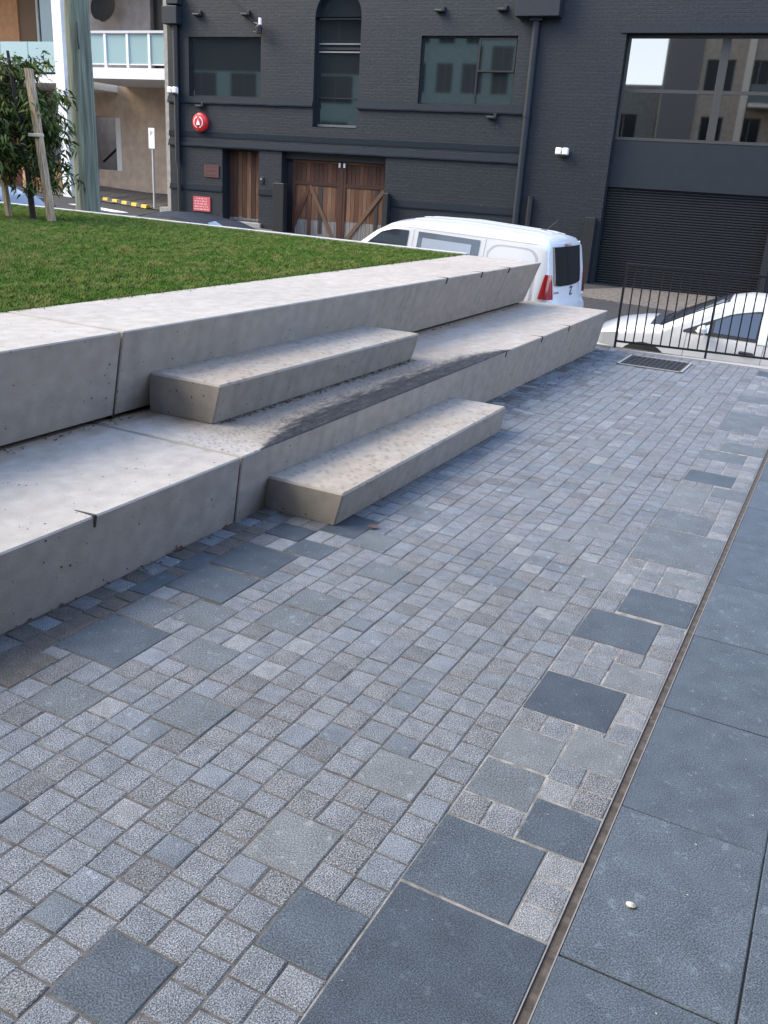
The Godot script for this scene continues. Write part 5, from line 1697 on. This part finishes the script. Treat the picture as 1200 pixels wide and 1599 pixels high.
# ---------------------------------------------------------------- tree
func young_tree() -> void:
	var base := Vector3(-9.46, 0.86, -8.48)
	var t := thing("young_tree", "young tree with drooping dark green leaves between timber stakes on the lawn", "tree", base)
	var r := RandomNumberGenerator.new()
	r.seed = 5
	var bark := mat(0.045, 0.035, 0.028, 0.9, {"tex": T.bark, "tri": 3.0})
	var st := new_st()
	tube(st, [Vector3(0, -0.05, 0), Vector3(-0.02, 0.5, 0.01), Vector3(-0.07, 1.0, 0.0), Vector3(-0.14, 1.5, 0.02), Vector3(-0.22, 1.95, 0.0)], 0.042, 9, 0.018)
	add("trunk", commit(st, bark), t)
	var tips := []
	st = new_st()
	for i in 52:
		var h := r.randf_range(0.55, 1.85)
		var a := r.randf() * TAU
		if cos(a) * 0.75 + sin(a) * 0.66 > 0.35: a += PI * 0.8
		var len := r.randf_range(0.45, 1.0) * (1.1 - 0.3 * absf(h - 1.2)) * (0.78 if cos(a) * 0.66 - sin(a) * 0.75 > 0.3 else 1.0)
		var o := Vector3(-0.02 - 0.09 * h, h, 0)
		var d := Vector3(cos(a), r.randf_range(0.15, 0.8), sin(a)).normalized()
		var path := [o]
		for k in range(1, 6):
			d = (d + Vector3(0, -0.17, 0)).normalized()
			path.append(path[-1] + d * len / 5.0)
			if k >= 2: tips.append([path[-1], d])
		tube(st, path, 0.011, 5, 0.003)
		for k in 3:
			var q: Vector3 = path[2 + k]
			var e := Vector3(r.randf_range(-1, 1), r.randf_range(-0.5, 0.3), r.randf_range(-1, 1)).normalized() * r.randf_range(0.15, 0.32)
			tube(st, [q, q + e * 0.6, q + e + Vector3(0, -0.06, 0)], 0.005, 4, 0.002)
			tips.append([q + e * 0.6, e.normalized()])
			tips.append([q + e, e.normalized()])
	add("branches", commit(st, bark), t)
	# two leaf tones so that the crown shows young and old growth
	var lm := [mat(0.042, 0.066, 0.016, 0.6, {"spec": 0.3}), mat(0.075, 0.105, 0.022, 0.6, {"spec": 0.3}), mat(0.15, 0.165, 0.035, 0.6, {"spec": 0.3})]
	var sts := [new_st(), new_st(), new_st()]
	for m in lm: m.backlight = lin(0.03, 0.06, 0.01)
	for tip in tips:
		for k in r.randi_range(12, 17):
			var p: Vector3 = tip[0] + Vector3(r.randf_range(-0.09, 0.09), r.randf_range(-0.12, 0.06), r.randf_range(-0.09, 0.09))
			var a := r.randf() * TAU
			var d: Vector3 = (Vector3(cos(a), r.randf_range(-1.5, 0.15), sin(a)) + tip[1] * 0.4).normalized()
			var L := r.randf_range(0.06, 0.14)
			var side: Vector3 = d.cross(Vector3(r.randf_range(-1, 1), r.randf_range(0.2, 1), r.randf_range(-1, 1))).normalized() * L * 0.135
			var droop := Vector3(0, -0.25 * L, 0)
			var m1: Vector3 = p + d * L * 0.4
			var m2: Vector3 = p + d * L + droop
			var s: SurfaceTool = sts[0 if r.randf() < 0.62 else (1 if r.randf() < 0.75 else 2)] if p.y < 1.5 else sts[1 if r.randf() < 0.5 else (2 if r.randf() < 0.45 else 0)]
			tri(s, p, m1 - side, m1 + side)
			tri(s, m1 - side, m2, m1 + side)
	var whole := ArrayMesh.new()
	for k in 3:
		sts[k].set_material(lm[k])
		sts[k].commit(whole)
	add("crown", whole, t)
	# stakes and tie
	var wood := mat(0.56, 0.43, 0.29, 0.85, {"tex": T.wood, "tri": 1.6})
	st = new_st()
	stick(st, Vector3(-9.12, 0.83, -8.47), Vector3(-9.37, 2.62, -8.5), 0.038)
	tag(add("tree_stake", commit(st, wood), self), "thick pale timber stake leaning into the right of the young tree", "tree stake", "stakes round the young tree")
	st = new_st()
	stick(st, Vector3(-9.96, 0.83, -8.54), Vector3(-10.04, 2.1, -8.5), 0.03)
	tag(add("tree_stake", commit(st, mat(0.48, 0.38, 0.27, 0.85, {"tex": T.wood, "tri": 1.6})), self), "thinner grey timber stake left of the young tree trunk", "tree stake", "stakes round the young tree")
	st = new_st()
	bbox(st, Vector3(-9.38, 1.86, -8.47), Vector3(-9.15, 1.9, -8.42), 0.006)
	tag(add("tree_tie", commit(st, mat(0.4, 0.38, 0.33, 0.8)), self), "pale webbing tie between the thick stake and the tree trunk", "tree tie")

func stick(st: SurfaceTool, a: Vector3, b: Vector3, h: float) -> void:
	var u := Vector3(h, 0, 0)
	var v := Vector3(0, 0, h)
	hexa(st, [a - u + v, a + u + v, a + u - v, a - u - v, b - u + v, b + u + v, b + u - v, b - u - v])

# ---------------------------------------------------------------- small things
func small_things() -> void:
	var d := thing("drain_grate", "black mesh drain grate in a pale steel frame set in the paving near the railing", "drain grate")
	var st := new_st()
	var q := [Vector3(-2.0, 0.0045, -9.2), Vector3(-1.345, 0.0045, -9.2), Vector3(-1.345, 0.0045, -9.84), Vector3(-2.0, 0.0045, -9.84)]
	quad(st, q[0], q[1], q[2], q[3])
	add("dark_well", commit(st, M.gap), d)
	for e in 4:
		st = new_st()
		var a: Vector3 = q[e]
		var b: Vector3 = q[(e + 1) % 4]
		var n := (b - a).normalized().cross(Vector3.UP) * 0.022
		hexa(st, [a + n * 0.0, b, b - n, a - n, a + Vector3(0, 0.008, 0), b + Vector3(0, 0.008, 0), b - n + Vector3(0, 0.008, 0), a - n + Vector3(0, 0.008, 0)])
		add("frame_bar", commit(st, mat(0.24, 0.23, 0.22, 0.6)), d)
	for i in 12:
		var x := -1.96 + i * 0.052
		add("grate_bar", boxm(Vector3(x, 0.0048, -9.815), Vector3(x + 0.02, 0.0105, -9.225), M.blackmetal), d)
	for i in 6:
		var z := -9.76 + i * 0.1
		add("cross_bar", boxm(Vector3(-1.975, 0.0049, z), Vector3(-1.37, 0.009, z + 0.02), M.blackmetal), d)
	leaf("dry_leaf", "curled brown leaf on the paving in front of the lower step block", Vector3(-1.885, 0.008, -3.69), 0.034, 0.7)
	leaf("dry_leaf", "small brown leaf lying against the foot of the lower terrace", Vector3(-2.485, 0.008, -2.93), 0.026, 2.0)
	st = new_st()
	lathe(st, [Vector2(0.001, 0), Vector2(0.011, 0.002), Vector2(0.012, 0.007), Vector2(0.005, 0.012), Vector2(0.001, 0.013)], 9, Transform3D(Basis(Vector3.UP, 0.4).scaled(Vector3(1.1, 0.8, 0.8)), Vector3(-0.163, 0.002, -1.849)))
	tag(add("pale_pebble", commit(st, mat(0.42, 0.4, 0.35, 0.8)), self), "single pale pebble on the dark slab nearest the camera", "pebble")
	# leaf litter under the upper step block and along the foot of the walls
	var r := RandomNumberGenerator.new()
	r.seed = 77
	st = new_st()
	for i in 420:
		var z := r.randf_range(-6.0, -3.75)
		var x := -2.9 + 0.0317 * (-z - 3.716) + absf(r.randfn(0, 0.022)) + 0.004
		crumb(st, Vector3(x, hz(z) + 0.004, z), r)
	for i in 240:
		var z := r.randf_range(-9.6, -2.0)
		crumb(st, Vector3(xb(z) + 0.006 + absf(r.randfn(0, 0.02)), 0.005, z), r)
	for i in 160:
		var z := r.randf_range(-9.4, -6.4)
		crumb(st, Vector3(xb(z) + 0.1 + absf(r.randfn(0, 0.18)), 0.005, z), r)
	for i in 260:
		var z := r.randf_range(-9.5, -1.6)
		crumb(st, Vector3(ub(z) + 0.01 + absf(r.randfn(0, 0.03)), hz(z) + 0.004, z), r)
	var gst := new_st()
	for i in 700:
		crumb(gst, Vector3(r.randf_range(-2.4, 1.2), 0.0022, r.randf_range(-6.5, -0.9)), r, 0.3)
	tag(add("pale_grit", commit(gst, mat(0.33, 0.31, 0.28, 0.9)), self), "scattered pale grit lying on the paving and slabs", "grit", "", "stuff")
	var o := add("leaf_litter", commit(st, mat(0.075, 0.045, 0.025, 0.9)), self)
	tag(o, "thin line of brown leaf crumbs along the concrete edges", "leaf litter", "", "stuff")

func crumb(st: SurfaceTool, p: Vector3, r: RandomNumberGenerator, k := 1.0) -> void:
	var a := r.randf() * TAU
	var s := r.randf_range(0.004, 0.012) * k
	var u := Vector3(cos(a), 0, sin(a)) * s
	var v := Vector3(-sin(a), 0, cos(a)) * s * r.randf_range(0.3, 0.7)
	var e := Vector3(0, s * 0.5, 0)
	tri(st, p - u, p + v + e, p + u)
	tri(st, p - u, p + u, p - v)

func leaf(called: String, label: String, p: Vector3, s: float, a: float) -> void:
	var st := new_st()
	grid(st, 6, 4, func(u, v):
		var x: float = (u - 0.5) * 2
		var w: float = (1 - x * x) * 0.5
		var z: float = (v - 0.5) * 2 * w
		return p + Basis(Vector3.UP, a) * (Vector3(x, absf(z) * 0.5 + 0.18 * x * x, -z) * s))
	tag(add(called, commit(st, mat(0.12, 0.05, 0.03, 0.8)), self), label, "leaf")
